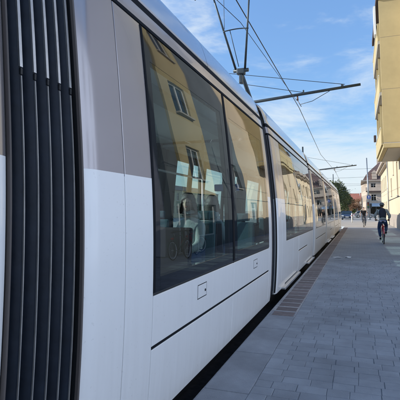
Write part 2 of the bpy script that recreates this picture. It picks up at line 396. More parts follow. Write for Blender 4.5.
tram = empty('tram', (0, 0, 0), 0, 'long white and silver articulated tram with big tinted windows standing along the pavement', 'tram')
G = 0.008
def window(y0, y1, mod, par, side=1, z0=0.905, z1=2.765, fl=0.10, fr=0.10, fb=0.10, ft=0.24, far=False):
    o = panel(y0+G/2, y1-G/2, z0, z1, mod, side=side, th=0, roll=0).build('window_pane', M_GLASSL if side < 0 else M_GLASS, par)
    fb_ = MB(); a = dict(side=side, off=0.0015 if side > 0 else -.008, th=0.045, mb=fb_, roll=0.001)
    panel(y0+.001, y0+fl, z0, z1, mod, **a); panel(y1-fr, y1-.001, z0, z1, mod, **a)
    panel(y0+fl, y1-fr, z0, z0+fb, mod, **a); panel(y0+fl, y1-fr, z1-ft, z1, mod, **a)
    fb_.build('window_frame', M_FRIT, par)
    if not far:
        s = MB(); panel(y0, y1, z0-.016, z0-.003, mod, off=-.006, th=.03, side=side, mb=s, roll=.001); s.build('window_seal', M_BLACK, par)
def module(m0, m1, bays, idx, nose=None):
    mod = (m0, m1); nm = nose
    fr = MB()                                           # structural frame just inside the panels
    body = MB()
    for side in (1, -1):
        # solid pillars behind panels
        panel(m0, m1, 2.755, 2.955, mod, off=-.035, th=.05, side=side, mb=body, nose=nm)
        panel(m0, m1, 0.10, 0.90, mod, off=-.035, th=.05, side=side, mb=body, nose=nm)
        for (a, b, t, *_) in bays:
            if t == 'panel' or (t == 'blank'): panel(a, b, .90, 2.755, mod, off=-.035, th=.05, side=side, mb=body, nose=nm)
    body = body.build('car_body', M_BLACK, tram)
    for side in (1, -1):
        for (a, b, t, *ex) in bays:
            g = G/2
            if t == 'panel':
                panel(a+g, b-g, .055, 2.772, mod, side=side, split=1.67, nose=nm).build('side_panel', [M_WHITE, M_SILV], body)
            elif t == 'window' or (t == 'door' and side < 0):
                nlow = ex[0] if ex and t == 'window' else 1
                window(a, b, mod, body, side, *( [] ), fl=ex[1] if len(ex) > 1 else .1, fr=ex[2] if len(ex) > 2 else .1)
                panel(a+g, b-g, .561, .888, mod, side=side).build('side_panel', M_WHITE, body)
                panel(a+g, b-g, .055, .539, mod, side=side).build('skirt_panel', M_WHITE, body)
                if side > 0: panel(a, b, .541, .559, mod, off=-.004, th=.02, roll=.0005).build('panel_gasket', M_GROOVE, body)
            elif t == 'door':
                leaf = panel(a+g, b-g, .10, .888, mod, side=side, off=-.004).build('door_leaf', M_WHITE, body)
                window(a, b, mod, body, side, fl=.07, fr=.07, fb=.07)
            elif t == 'blank':
                panel(a+g, b-g, .055, 2.772, mod, side=side, split=1.67, nose=nm).build('side_panel', [M_WHITE, M_SILV], body)
        # gutter line, cornice, groove
        panel(m0, m1, 2.772, 2.802, mod, off=.006, th=.03, side=side, nose=nm, roll=.003).build('gutter_trim', M_GROOVE, body)
        mid = m0+(m1-m0)*.5
        panel(m0, m1, 2.804, 2.918, mod, off=0, side=side, nose=nm).build('cornice_panel', M_SILV, body)
        panel(m0, m1, 2.92, 2.978, mod, off=-.001, th=.03, side=side, nose=nm, roll=.001).build('roof_groove', M_GROOVE, body)
    # roof shell, two lengths with a joint
    ym = m0+(m1-m0)*.47
    for (a, b) in ((m0, ym-.004), (ym+.004, m1)):
        rb = MB(); zz = [p for p in DP if p[0] >= 2.982]
        prof = [(px_at(2.98)-0.012, 2.98)]+[(p[1], p[0]) for p in zz]
        prof = prof+[(-5-x, z) for x, z in reversed(prof[:-1])]
        ys = sorted(set([a+(b-a)*i/8 for i in range(9)]+[m0+ENDR*t for t in (.1, .3, .6, 1) if a < m0+ENDR*t < b]+[m1-ENDR*t for t in (.1, .3, .6, 1) if a < m1-ENDR*t < b]))
        vs = []; n = len(prof)
        for y in ys:
            e = endinset(y, m0, m1, nm); k = 1-e/1.2
            for x, z in prof: vs.append((-2.5+(x+2.5)*k, y, 2.965+(z-2.965)*(1-e*1.2)))
        rb.add(vs, [(i*n+j, (i+1)*n+j, (i+1)*n+j+1, i*n+j+1) for i in range(len(ys)-1) for j in range(n-1)], 0, True)
        rb.build('roof_shell', M_ROOF, body)
    # interior
    it = MB(); it.box(-3.66, -1.36, m0+.03, m1-.03, .04, .12); it.build('floor_panel', M_FLOOR, body)
    it = MB(); it.box(-3.5, -1.55, m0+.03, m1-.03, 2.66, 2.70); it.box(-3.2, -2.95, m0+.2, m1-.2, 2.62, 2.658, 1); it.box(-2.05, -1.8, m0+.2, m1-.2, 2.62, 2.658, 1)
    it.build('ceiling_panel', [M_INTC, M_INT], body)
    un = MB(); un.box(-3.5, -1.5, m0+.2, m1-.2, -.16, .038); 
    for wy in (m0+1.2, m1-1.2):
        if m1-m0 > 4:
            for wx in (-3.22, -1.78): un.tube([(wx-.05, wy, -.02), (wx+.05, wy, -.02)], .22, 20)
    un.build('underframe', M_BLACK, body)
    return body
def end_wall(y, z1=2.74):
    b = MB(); b.box(-3.64, -3.05, y-.02, y+.02, .1, z1-.06); b.box(-1.95, -1.40, y-.02, y+.02, .1, z1-.06); b.box(-3.05, -1.95, y-.02, y+.02, 2.2, z1-.06); return b
MODS = [(-7.0, 1.372), (1.878, 6.95), (7.40, 13.68), (14.12, 19.2), (19.64, 25.9), (26.34, 31.4), (31.84, 38.9)]
b0 = module(*MODS[0], [(-7.0, -6.3, 'panel'), (-6.3, -3.1, 'window'), (-3.1, .3, 'window'), (.3, 1.372, 'panel')], 0)
b1 = module(*MODS[1], [(1.878, 2.27, 'panel'), (2.27, 2.64, 'panel'), (2.64, 4.62, 'window', 1, .10, .19), (4.62, 6.62, 'window', 1, .15, .12), (6.62, 6.95, 'panel')], 1)
b2 = module(*MODS[2], [(7.40, 7.85, 'panel'), (7.85, 8.32, 'panel'), (8.32, 9.28, 'door'), (9.28, 10.2, 'door'), (10.2, 11.95, 'window'), (11.95, 12.9, 'door'), (12.9, 13.5, 'door'), (13.5, 13.68, 'panel')], 2)
b3 = module(*MODS[3], [(14.12, 14.5, 'panel'), (14.5, 16.7, 'window'), (16.7, 18.9, 'window'), (18.9, 19.2, 'panel')], 3)
b4 = module(*MODS[4], [(19.64, 20.3, 'panel'), (20.3, 21.3, 'door'), (21.3, 22.3, 'door'), (22.3, 23.6, 'window'), (23.6, 24.6, 'door'), (24.6, 25.6, 'door'), (25.6, 25.9, 'panel')], 4)
b5 = module(*MODS[5], [(26.34, 26.8, 'panel'), (26.8, 28.9, 'window'), (28.9, 31.0, 'window'), (31.0, 31.4, 'panel')], 5)
b6 = module(*MODS[6], [(31.84, 32.3, 'panel'), (32.3, 34.2, 'window'), (34.2, 35.2, 'door'), (35.2, 36.1, 'door'), (36.1, 38.9, 'blank')], 6, nose=36.3)
# nose windscreen of the far end
nb = MB()
pts = [(.1, 39.0), (.8, 39.15), (1.3, 39.05), (2.0, 38.85), (2.7, 38.6), (3.0, 38.4)]
for i in range(len(pts)-1):
    for k in range(8):
        a0 = -1+k/4; a1 = -1+(k+1)/4
        def q(a, p): return (-2.5+a*.42, p[1]+.18*(1-a*a), p[0])
        nb.add([q(a0, pts[i]), q(a1, pts[i]), q(a1, pts[i+1]), q(a0, pts[i+1])], [(0, 1, 2, 3)], 1 if 1 <= i <= 3 else 0, True)
nb.build('windscreen', [M_WHITE, M_FRIT], tram)
# door steps
for (a, b, par) in ((7.95, 10.15, b2), (11.95, 13.55, b2), (20.3, 22.3, b4), (23.6, 25.6, b4), (34.2, 36.1, b6)):
    s = MB(); s.bbox(-1.42, -1.262, a, b, .045, .085, .008); s.build('door_step', M_ALU, par)
# small hatches in the panels of the near car
def hatch(y0, y1, z0, z1, mod, par):
    o = MB(); t = .007
    for (a, b, c, d) in ((y0, y1, z0, z0+t), (y0, y1, z1-t, z1), (y0, y0+t, z0+t, z1-t), (y1-t, y1, z0+t, z1-t)):
        panel(a, b, c, d, mod, off=.0012, th=.004, mb=o, roll=.0004)
    o.build('hatch_outline', M_DARK, par)
    p = panel(y0+t, y1-t, z0+t, z1-t, mod, off=.002, th=.004, roll=.002).build('hatch_cover', M_WHITE, par)
    l = MB(); zc = z0+(z1-z0)*.45; x = px_at(zc); l.tube([(x, y1-.045, zc), (x+.008, y1-.045, zc)], .011, 10); l.build('hatch_lock', M_DARK, par)
hatch(3.49, 3.72, .705, .825, MODS[1], b1); hatch(5.58, 5.80, .705, .815, MODS[1], b1)
# brown seal along the leading edge of the near car and end pillars
def end_strip(y, w_, par, m, off=-.012):
    s = MB(); panel(y, y+w_, .08, 2.77, (y-9, y+9), off=off, th=.02, mb=s, roll=.003); s.build('edge_seal', m, par)
end_strip(1.862, .014, b1, M_SEAL); end_strip(6.952, .02, b1, M_SEAL); end_strip(7.376, .02, b2, M_BLACK); end_strip(1.374, .010, b0, M_SEAL)
s = MB(); panel(4.585, 4.655, .91, 2.765, (-9, 99), off=.006, th=.02, mb=s, roll=.003); s.build('window_mullion', M_GROOVE, b1)
s = MB(); panel(4.612, 4.628, .565, .90, (-9, 99), off=-.003, th=.02, mb=s, roll=.001); s.build('panel_gasket', M_GROOVE, b1)
s = MB(); panel(2.632, 2.662, .91, 2.765, (-9, 99), off=.006, th=.02, mb=s, roll=.003); s.build('window_gasket', M_GROOVE, b1)
# bellows
def bellows(y0, y1, n, fine=False, inset=.16):
    g = MB()  # inner dark tunnel
    for side in (1, -1): panel(y0-.03, y1+.03, .06, 3.2, (-99, 99), off=-inset-.03, th=.03, side=side, mb=g, roll=.001)
    g.box(-3.3, -1.7, y0-.03, y1+.03, 3.0, 3.2); g.box(-3.66, -1.36-inset*.3, y0-.03, y1+.03, .04, .1)
    g = g.build('bellows', M_BELL, tram)
    step = (y1-y0)/n
    for k in range(n):
        yc = y0+step*(k+.5)
        for side in ((1, -1) if not fine else (1, -1)):
            fb_ = MB(); zs = [.08+(3.12-.08)*i/36 for i in range(37)]; vs = []
            w2 = step*.5; sec = [(-w2, -.055), (-w2*.7, -.02), (-w2*.32, -.004), (0, 0), (w2*.32, -.004), (w2*.7, -.02), (w2, -.055)]
            for z in zs:
                for dy, dx in sec:
                    x = px_at(z)-inset+.045+dx; vs.append((x if side > 0 else -5-x, yc+dy, z))
            m = len(sec); fb_.add(vs, [(i*m+j, i*m+j+1, (i+1)*m+j+1, (i+1)*m+j) for i in range(len(zs)-1) for j in range(m-1)], 0, True)
            fold = fb_.build('bellows_fold', M_BELL, g)
            if side > 0:
                for (z0, z1, wd, pr) in ((.08, 2.045, .0026, .006), (2.085, 3.1, .0085, .007)):
                    st = MB(); zz = [z0+(z1-z0)*i/20 for i in range(21)]; vv = []
                    for z in zz:
                        x = px_at(z)-inset+.045
                        for dx, dy in ((-.003, -wd), (pr, -wd), (pr, wd), (-.003, wd)): vv.append((x+dx, yc+dy, z))
                    st.add(vv, [(i*4+j, i*4+(j+1) % 4, (i+1)*4+(j+1) % 4, (i+1)*4+j) for i in range(20) for j in range(4)]+[(3, 2, 1, 0), (80, 81, 82, 83)])
                    st.build('edge_strip', M_ALU if z1 > 2.5 else M_STRIP, g)
                if not fine:
                    c = MB(); x = px_at(2.065)-inset+.045; c.bbox(x-.008, x+.0085, yc-.006, yc+.006, 2.05, 2.08, .003); c.build('strip_clip', M_BLACK, g)
    return g
bellows(1.3524, 1.878, 6, inset=.092)
for (a, b, m_) in ((1.868, 1.876, b1), (1.374, 1.382, b0)):
    s = MB(); panel(a, b, .06, 3.2, (-99, 99), off=-.035, th=.30, mb=s, roll=.001); s.build('end_plate', M_BLACK, m_)
for i in range(1, len(MODS)-1): 
    a, b = MODS[i][1], MODS[i+1][0]
    g = MB()
    for side in (1, -1): panel(a-.03, b+.03, .06, 3.3, (-99, 99), off=-.10, th=.03, side=side, mb=g, roll=.001)
    g.box(-3.4, -1.6, a-.03, b+.03, 3.18, 3.28); g.box(-3.6, -1.42, a-.03, b+.03, .02, .1)
    for k in range(4):
        yc = a+(b-a)*(k+.5)/4
        for side in (1, -1): panel(yc-.04, yc+.04, .07, 3.25, (-99, 99), off=-.06, th=.05, side=side, mb=g, roll=.02)
    g.build('bellows', M_BELL, tram)

# interior furniture of the near car
def seat_mesh():
    s = MB(); s.bbox(-.21, .21, -.22, .22, .40, .46, .025); return s
def seat(x, y, z, facing, m, par, head=True):
    """facing +1: looks along +Y"""
    rz = 0 if facing > 0 else math.pi
    e = MB(); T = Matrix.Translation((x, y, z)) @ Matrix.Rotation(rz, 4, 'Z')
    e.bbox(-.21, .21, -.22, .22, .40, .46, .025, 0, T)
    e.bbox(-.03, .03, -.15, .15, -.02, .40, .01, 1, T)
    B = T @ Matrix.Translation((0, -.22, .44)) @ Matrix.Rotation(R(8), 4, 'X')
    e.bbox(-.21, .21, -.03, .03, 0, .54, .028, 0, B)
    if head: e.bbox(-.13, .13, -.03, .03, .56, .68, .028, 0, B); e.bbox(-.22, .22, -.05, -.032, -.02, .52, .008, 1, B)
    e.build('seat', [m, M_SEATD], par)
pod = MB(); pod.bbox(-2.2, -1.40, 2.95, 6.4, .12, .34, .01); pod.build('seat_podium', M_FLOOR, b1)
pod = MB(); pod.bbox(-3.62, -2.85, 2.95, 6.4, .12, .34, .01); pod.build('seat_podium', M_FLOOR, b1)
seat(-1.86, 4.02, .30, -1, M_SEATD, b1, False); seat(-1.92, 5.0, .34, -1, M_TEAL, b1); seat(-1.88, 5.72, .34, 1, M_TEAL, b1); seat(-1.72, 6.35, .30, -1, M_TEAL, b1)
for y, f in ((3.5, 1), (4.6, -1), (5.5, 1), (6.3, -1)): seat(-3.15, y, .34, f, M_TEAL, b1)
for bb, ys in ((b2, (10.6, 11.5)), (b3, (15, 16.2, 17.2, 18.4)), (b5, (27.3, 28.6, 29.8))):
    for i, y in enumerate(ys): seat(-1.85, y, .2, 1 if i % 2 else -1, M_TEAL, bb); seat(-3.1, y, .2, 1 if i % 2 else -1, M_TEAL, bb)
pt = MB(); pt.bbox(-2.25, -1.55, 3.08, 3.11, .14, 1.42, .01); pt.build('partition', M_BROWN, b1)
for (x, y) in ((-2.25, 3.1), (-2.3, 6.45), (-2.7, 2.4)):
    p = MB(); p.tube([(x, y, .12), (x, y, 2.66)], .017, 10); p.build('handrail', M_ALU, b1)
p = MB(); p.tube([(-2.25, 3.1, 1.95), (-2.3, 6.45, 1.95)], .015, 8); p.build('handrail', M_ALU, b1)
p = MB(); p.tube([(-3.55, 2.8, 1.38), (-3.55, 6.5, 1.38)], .03, 8); p.build('wall_rail', M_RED, b1)
p = MB(); p.bbox(-1.98, -1.62, 6.05, 6.15, 1.74, 1.84, .015); p.tube([(-1.8, 6.1, .4), (-1.8, 6.1, 1.75)], .018, 8); p.build('ticket_validator', mat('validator_blue', (.03, .08, .22), .4), b1)
# far side wall lining pillars
for y in (3.55, 4.62, 5.6):
    p = MB(); p.bbox(-3.62, -3.54, y-.06, y+.06, .9, 2.6, .01); p.build('window_pillar', M_INT, b1)
for y in (3.05,):
    p = MB(); p.bbox(-3.6, -3.52, y-.04, y+.04, .9, 2.6, .01); p.build('window_pillar', M_BROWN, b1)

# pantograph on the roof
pan = MB(); pan.bbox(-3.0, -2.0, 9.0, 10.9, 3.50, 3.56, .01)
for x in (-2.9, -2.1):
    for y in (9.2, 10.7): pan.tube([(x, y, 3.4), (x, y, 3.52)], .05, 10)
pan = pan.build('pantograph', M_DSTEEL, tram)
a = MB(); a.tube([(-2.5, 12.3, 3.58), (-2.5, 9.72, 4.72)], [.06, .045], 12); a.tube([(-2.5, 12.6, 3.66), (-2.5, 9.9, 4.6)], .018, 6); a.build('lower_arm', M_DSTEEL, pan)
a = MB(); a.bbox(-2.60, -2.40, 9.64, 9.79, 4.66, 4.80, .03); a.tube([(-2.68, 9.72, 4.76), (-2.32, 9.72, 4.76)], .045, 12); a.bbox(-2.54, -2.46, 9.66, 9.78, 4.45, 4.65, .015); a.build('knee_joint', M_DSTEEL, pan)
for s, x0, x1 in ((-1, -2.62, -2.92), (1, -2.40, -2.08)):
    a = MB(); a.tube([(x0, 9.70, 4.78), (x1, 8.72 if s < 0 else 8.9, 6.34)], [.027, .018], 10); a.build('upper_arm', M_DSTEEL, pan)
a = MB(); pts = [(-2.77+ .59*t, 9.16+.06*math.sin(math.pi*t), 5.52+.05*math.sin(math.pi*t)) for t in [i/8 for i in range(9)]]
a.tube(pts, .014, 8); a.tube([pts[2], (-2.55, 9.7, 4.85)], .009, 6); a.build('cross_brace', M_DSTEEL, pan)
a = MB(); a.tube([(-3.3, 8.72, 6.16), (-3.1, 8.78, 6.33), (-2.8, 8.8, 6.38), (-2.2, 8.8, 6.38), (-1.9, 8.78, 6.33), (-1.7, 8.72, 6.16)], .025, 8); a.tube([(-3.0, 9.1, 6.36), (-2.0, 9.1, 6.36)], .022, 8); a.build('collector_head', M_DSTEEL, pan)

# ------------------------------------------------------------------ masts and wires
def mast(y, px_, top, reach, za, zb, label, rake=.0):
    e = empty('catenary_mast', (px_, y, 0), 0, label, 'mast', 'catenary masts behind the tram')
    p = MB(); p.tube([(0, 0, -.02), (rake, 0, top)], [.12, .08], 14); p.tube([(0, 0, -.02), (0, 0, .25)], .18, 14); p.build('pole', M_DSTEEL, e)
    p = MB(); L_ = reach-px_; p.tube([(0.05, 0, za), (L_, 0, zb)], [.075, .055], 12); p.build('arm', M_DSTEEL, e)
    def on(x): t = (x-px_)/L_; return Vector((x-px_, 0, za+(zb-za)*t))
    i = MB(); c = on(-2.25); i.tube([c+Vector((0, 0, -.06)), c+Vector((0, 0, -.24))], [.03, .045], 10); i.tube([c+Vector((.0, 0, -.24)), c+Vector((0.15, 0, -.52))], .015, 6); i.build('insulator', M_INSUL, e)
    i = MB(); i.tube([c+Vector((.12, 0, -.42)), c+Vector((.6, 0, -.32)), on(-.95)+Vector((0, 0, -.06))], .012, 6); i.build('steady_arm', M_WIRE, e)
    i = MB(); i.bbox(on(-2.0).x-.03, on(-2.0).x+.03, -.03, .03, on(-2.0).z+.04, on(-2.0).z+.16, .01); i.bbox(on(-.45).x-.05, on(-.45).x+.05, -.03, .03, on(-.45).z+.04, on(-.45).z+.13, .01); i.build('clamp', M_DSTEEL, e)
    return e
mast(18.2, -6.6, 8.6, .25, 5.98, 6.52, 'nearest mast, its long dark arm reaching over the tram against open sky')
mast(49, -5.6, 8.6, 0.0, 5.8, 6.33, 'second mast, its small arm seen just above the far end of the tram roof')
mast(105, -5.2, 10.0, -1.5, 5.8, 6.3, 'farthest mast, only its pole top showing above the tram end by the tree')
def wire(name, pts, r, label, cat, group=None, sag=0):
    b = MB(); P = []
    for i in range(len(pts)-1):
        p, q = Vector(pts[i]), Vector(pts[i+1])
        for k in range(10):
            t = k/10; v = p.lerp(q, t); v.z -= sag*4*t*(1-t); P.append(v)
    P.append(Vector(pts[-1])); b.tube(P, r, 6); return b.build(name, M_WIRE, None, label=label, cat=cat, group=group)
wire('contact_wire', [(-2.3, -25, 6.4), (-2.55, 9, 6.40), (-2.20, 18.2, 5.78), (-2.55, 34, 5.75), (-2.2, 49, 5.75), (-2.5, 105, 5.8)], .014, 'thick black contact wire running over the tram roof towards the street end', 'wire')
wire('stay_wire', [(-6.6, 18.2, 7.85), (-.35, 18.2, 6.58)], .012, 'upper thin stay wire sloping down to the tip of the nearest arm', 'wire')
wire('stay_wire', [(-6.6, 18.2, 7.5), (-2.0, 18.2, 6.40)], .012, 'lower thin stay wire meeting the nearest arm at its middle', 'wire')
wire('stay_wire', [(-5.6, 49, 7.5), (-.6, 49, 6.4)], .014, 'thin stay wire holding the second mast arm far down the tram', 'wire')
wire('feeder_wire', [(-4.2, -12, 8.4), (-3.9, 8, 7.2), (-2.65, 10.3, 6.2), (-2.3, 18.2, 6.1)], .008, 'thin feeder wire crossing behind the pantograph arms', 'wire')
wire('droplet_wire', [(-2.9, 9.6, 7.6), (-2.75, 9.2, 5.6)], .006, 'hair thin dropper wire hanging by the left pantograph arm', 'wire')
for i, (y, z0, z1) in enumerate(((60, 7.2, 7.4), (66, 6.4, 6.8), (74, 6.3, 6.0), (84, 6.2, 6.6), (96, 5.2, 5.6))):
    wire('span_wire', [(-9, y, z0), (6.5, y+3, z1)], .016, 'thin span wire crossing the far street, %s' % ['highest one above the others', 'second from the top', 'third from the top', 'fourth, low over the trees', 'lowest, just over the parked cars'][i], 'wire', 'span wires across the far street', sag=.25)

# ------------------------------------------------------------------ buildings
M_YEL = mat('yellow_render', (0.44, 0.36, 0.19), 0.85, var=0.10, scale=0.8, bump=0.15, bscale=60)
M_CREAM = mat('cream_render', (0.58, 0.47, 0.32), 0.85, var=0.06, scale=0.7, bump=0.15, bscale=60)
M_SLATE = mat('slate_render', (0.13, 0.15, 0.16), 0.85, var=0.15, scale=0.7)
M_BOUNCE = mat('bounce_blue_render', (0.56, 0.65, 0.80), 0.85, var=0.05, scale=0.7)  # pale blue picked to throw cool bounce light on the tram
M_GREY = mat('grey_render', (0.42, 0.42, 0.45), 0.85, var=0.15, scale=0.7, bump=0.2, bscale=50)
M_PLINTH = mat('plinth_stone', (0.34, 0.29, 0.24), 0.8, var=0.15, scale=3, bump=0.3)
M_PINK = mat('pinkish_stone', (0.50, 0.41, 0.33), 0.85, var=0.1, scale=1.5)
M_FRAMEW = mat('white_frame', (0.75, 0.75, 0.72), 0.5)
M_WPANE = glass('house_glass', (0.25, 0.3, 0.34), 1.6)
M_ROOM = mat('dark_room', (0.03, 0.032, 0.036), 0.9)
M_TILE = mat('roof_tile', (0.13, 0.085, 0.075), 0.8, var=0.25, scale=2, bump=0.5, bscale=25)
M_EAVE = mat('brown_eave', (0.07, 0.045, 0.04), 0.7)
M_SHUT = mat('shutter_blue', (0.16, 0.21, 0.27), 0.6)
M_BALC = mat('balcony_panel', (0.72, 0.74, 0.74), 0.5)
M_CONC = mat('soffit_concrete', (0.40, 0.38, 0.34), 0.85, var=0.08, scale=2)
def frame_of(face):
    """face: (origin, u direction, outward normal)"""
    o, u, n = (Vector(v) for v in face); return o, u.normalized(), n.normalized()
def wall_mb(face, length, z0, z1, ops, th=.3, mi=0, mb=None):
    o, u, n = frame_of(face); b = mb or MB()
    us = sorted(set([0, length]+[v for p in ops for v in (p[0], p[1])])); zs = sorted(set([z0, z1]+[v for p in ops for v in (p[2], p[3])]))
    def P(a, z, d): v = o+u*a-n*d; return (v.x, v.y, z)
    def solid(i, j):
        if not (0 <= i < len(us)-1 and 0 <= j < len(zs)-1): return False
        a = (us[i]+us[i+1])/2; z = (zs[j]+zs[j+1])/2
        return not any(p[0] < a < p[1] and p[2] < z < p[3] for p in ops)
    for i in range(len(us)-1):
        for j in range(len(zs)-1):
            if not solid(i, j): continue
            a0, a1, c0, c1 = us[i], us[i+1], zs[j], zs[j+1]
            b.add([P(a0, c0, 0), P(a1, c0, 0), P(a1, c1, 0), P(a0, c1, 0)], [(0, 1, 2, 3)], mi)
            b.add([P(a0, c0, th), P(a1, c0, th), P(a1, c1, th), P(a0, c1, th)], [(3, 2, 1, 0)], mi)
            if not solid(i-1, j): b.add([P(a0, c0, 0), P(a0, c1, 0), P(a0, c1, th), P(a0, c0, th)], [(0, 1, 2, 3)], mi)
            if not solid(i+1, j): b.add([P(a1, c0, 0), P(a1, c1, 0), P(a1, c1, th), P(a1, c0, th)], [(3, 2, 1, 0)], mi)
            if not solid(i, j-1): b.add([P(a0, c0, 0), P(a1, c0, 0), P(a1, c0, th), P(a0, c0, th)], [(3, 2, 1, 0)], mi)
            if not solid(i, j+1): b.add([P(a0, c1, 0), P(a1, c1, 0), P(a1, c1, th), P(a0, c1, th)], [(0, 1, 2, 3)], mi)
    return b
WCACHE = {}
def win_meshes(wd, ht, fm, style):
    k = (round(wd, 2), round(ht, 2), fm.name, style)
    if k in WCACHE: return WCACHE[k]
    f = MB(); t = .06
    f.box(0, t, 0, .06, 0, ht); f.box(wd-t, wd, 0, .06, 0, ht); f.box(t, wd-t, 0, .06, 0, t); f.box(t, wd-t, 0, .06, ht-t, ht)
    if wd > .7: f.box(wd/2-.035, wd/2+.035, -.005, .055, t, ht-t)
    if style == 'cross': f.box(t, wd-t, .005, .05, ht*.68, ht*.68+.05)
    g = MB(); g.add([(t, .03, t), (wd-t, .03, t), (wd-t, .03, ht-t), (t, .03, ht-t)], [(0, 1, 2, 3)])
    g2 = MB(); g2.box(t, wd-t, .12, .14, t, ht-t)  # dark sheet behind the glass, painted as the unlit room
    s = MB(); s.box(-.05, wd+.05, -.24, .0, -.07, -.002)
    WCACHE[k] = (f.mesh('window', fm), g.mesh('pane', M_WPANE), g2.mesh('unlit_room_sheet', M_ROOM), s.mesh('sill', M_CONC)); return WCACHE[k]
def windows(face, ops, par, fm=M_FRAMEW, style='plain', depth=.16, sill=True, sub=True):
    o, u, n = frame_of(face)
    for p in ops:
        if len(p) > 4 and p[4] == 'none': continue
        ms = win_meshes(p[1]-p[0], p[3]-p[2], fm, style); loc = o+u*p[0]-n*depth; loc.z = p[2]
        rz = math.atan2(u.y, u.x)
        # local +Y must point inwards
        wdw = inst('window', ms[0], par, loc, rz)
        if (Matrix.Rotation(rz, 4, 'Z') @ Vector((0, 1, 0))).dot(n) > 0: wdw.scale.y = -1
        inst('pane', ms[1], wdw); inst('unlit_room_panel', ms[2], wdw)
        if sill: inst('sill', ms[3], wdw)
def grid(u0, n, du, w_, z0, m, dz, h): return [(u0+i*du, u0+i*du+w_, z0+j*dz, z0+j*dz+h) for i in range(n) for j in range(m)]

# A: out-of-view house, its height and pale colour set to bounce light onto the tram
A = empty('light_bounce_house', (3.3, -1, 0), 0, 'pale blue house set back out of view on the right, shaped to bounce light onto the tram side', 'building')
A.location = (0, 0, 0)
fa = ((9.0, -16, 0), (0, 1, 0), (-1, 0, 0)); ops = grid(1.2, 7, 4.0, 1.1, .95, 3, 2.9, 1.5)
wall_mb(fa, 28.9, 0, 9.2, ops).build('wall', M_BOUNCE, A); windows(fa, ops, A, style='cross')
b = MB(); b.box(8.7, 9.0, -16.1, 12.8, 9.2, 9.45); b.add([(8.6, -16.2, 9.46), (8.6, 12.8, 9.46), (14, 12.8, 12.0), (14, -16.2, 12.0), (19, -16.2, 9.46), (19, 12.8, 9.46)], [(0, 1, 2, 3), (3, 2, 5, 4)]); b.build('roof', M_TILE, A)
b = MB(); b.box(9.32, 18.5, -16, 12.88, 0, 9.18); b.build('back_wall', M_ROOM, A)
# B: yellow block mirrored in the large tram window
B = empty('apartment_block', (0, 0, 0), 0, 'slate grey apartment block with a narrow yellow window strip, mirrored in the near tram window', 'building')
fB = ((3.1, 13, 0), (0, 1, 0), (-1, 0, 0)); ops = [(.8, 2.4, 3.3+i*2.9, 4.75+i*2.9) for i in range(3)]
fY = ((3.0, 14.2, 0), (0, 1, 0), (-1, 0, 0)); wall_mb(fY, 3.3, 2.6, 12.6, ops, th=.4).build('wall', M_YEL, B); windows(fY, ops, B, depth=.1)
wall_mb(fB, 1.19, 2.6, 12.6, []).build('wall', M_SLATE, B)
opz = [(4.2, 5.3, 3.3, 4.75)]
fZ = ((3.1, 17.51, 0), (0, 1, 0), (-1, 0, 0)); wall_mb(fZ, 6.08, 2.6, 12.6, opz).build('wall', M_SLATE, B); windows(fZ, opz, B)
fB0 = ((3.1, 13, 0), (0, 1, 0), (-1, 0, 0)); ops0 = [(.5, 1.6, 0.0, 2.2), (2.4, 4.6, .6, 2.1)]
wall_mb(fB0, 10.58, 0, 2.59, ops0).build('ground_floor_wall', M_SLATE, B); windows(fB0, ops0, B, sill=False)
b = MB(); b.box(3.41, 12, 13.34, 23.58, 0, 12.5); b.build('back_wall', M_SLATE, B)
fS = ((3.11, 13.01, 0), (1, 0, 0), (0, -1, 0)); opS = []
wall_mb(fS, 9, 0, 12.58, opS).build('side_wall', M_GREY, B)
b = MB(); b.box(2.8, 12.2, 12.75, 23.6, 12.62, 12.9); b.build('roof', M_EAVE, B)
# C: cream building with the yellow projecting bay
C_ = empty('corner_building', (0, 0, 0), 0, 'cream rendered building with tall yellow box bay jutting over the pavement at the right edge', 'building')
fC = ((3.1, 23.6, 0), (0, 1, 0), (-1, 0, 0))
opsC = [(14.5, 15.8, 2.75, 5.5), (18.4, 19.05, 4.7, 5.9), (21.4, 22.6, 2.9, 4.6), (.8, 2.2, .9, 2.4)]
opsC += grid(14.5, 4, 2.9, 1.2, 6.8, 3, 2.9, 1.5)
wall_mb(fC, 26.4, 0, 14.9, opsC).build('wall', M_CREAM, C_); windows(fC, opsC, C_, style='cross')
b = MB(); b.box(3.05, 3.098, 23.65, 49.9, 0, 1.15); b.build('shadow_plinth', M_PLINTH, C_)  # proud foot band; its tan puts the tram's shadow into the colour
b = MB(); b.box(3.09, 3.12, 23.65, 49.95, 2.56, 2.6); b.tube([(3.07, 37.4, 2.62), (3.07, 45, 2.55), (3.07, 50, 2.5)], .018, 6); b.build('cable', M_DSTEEL, C_)
b = MB(); b.tube([(3.02, 49.3, 0), (3.02, 49.3, 6.9)], .055, 10); b.build('downpipe', M_STEEL, C_)
b = MB(); b.box(3.41, 14, 23.65, 49.98, 0, 14.85); b.build('back_wall', M_CREAM, C_)
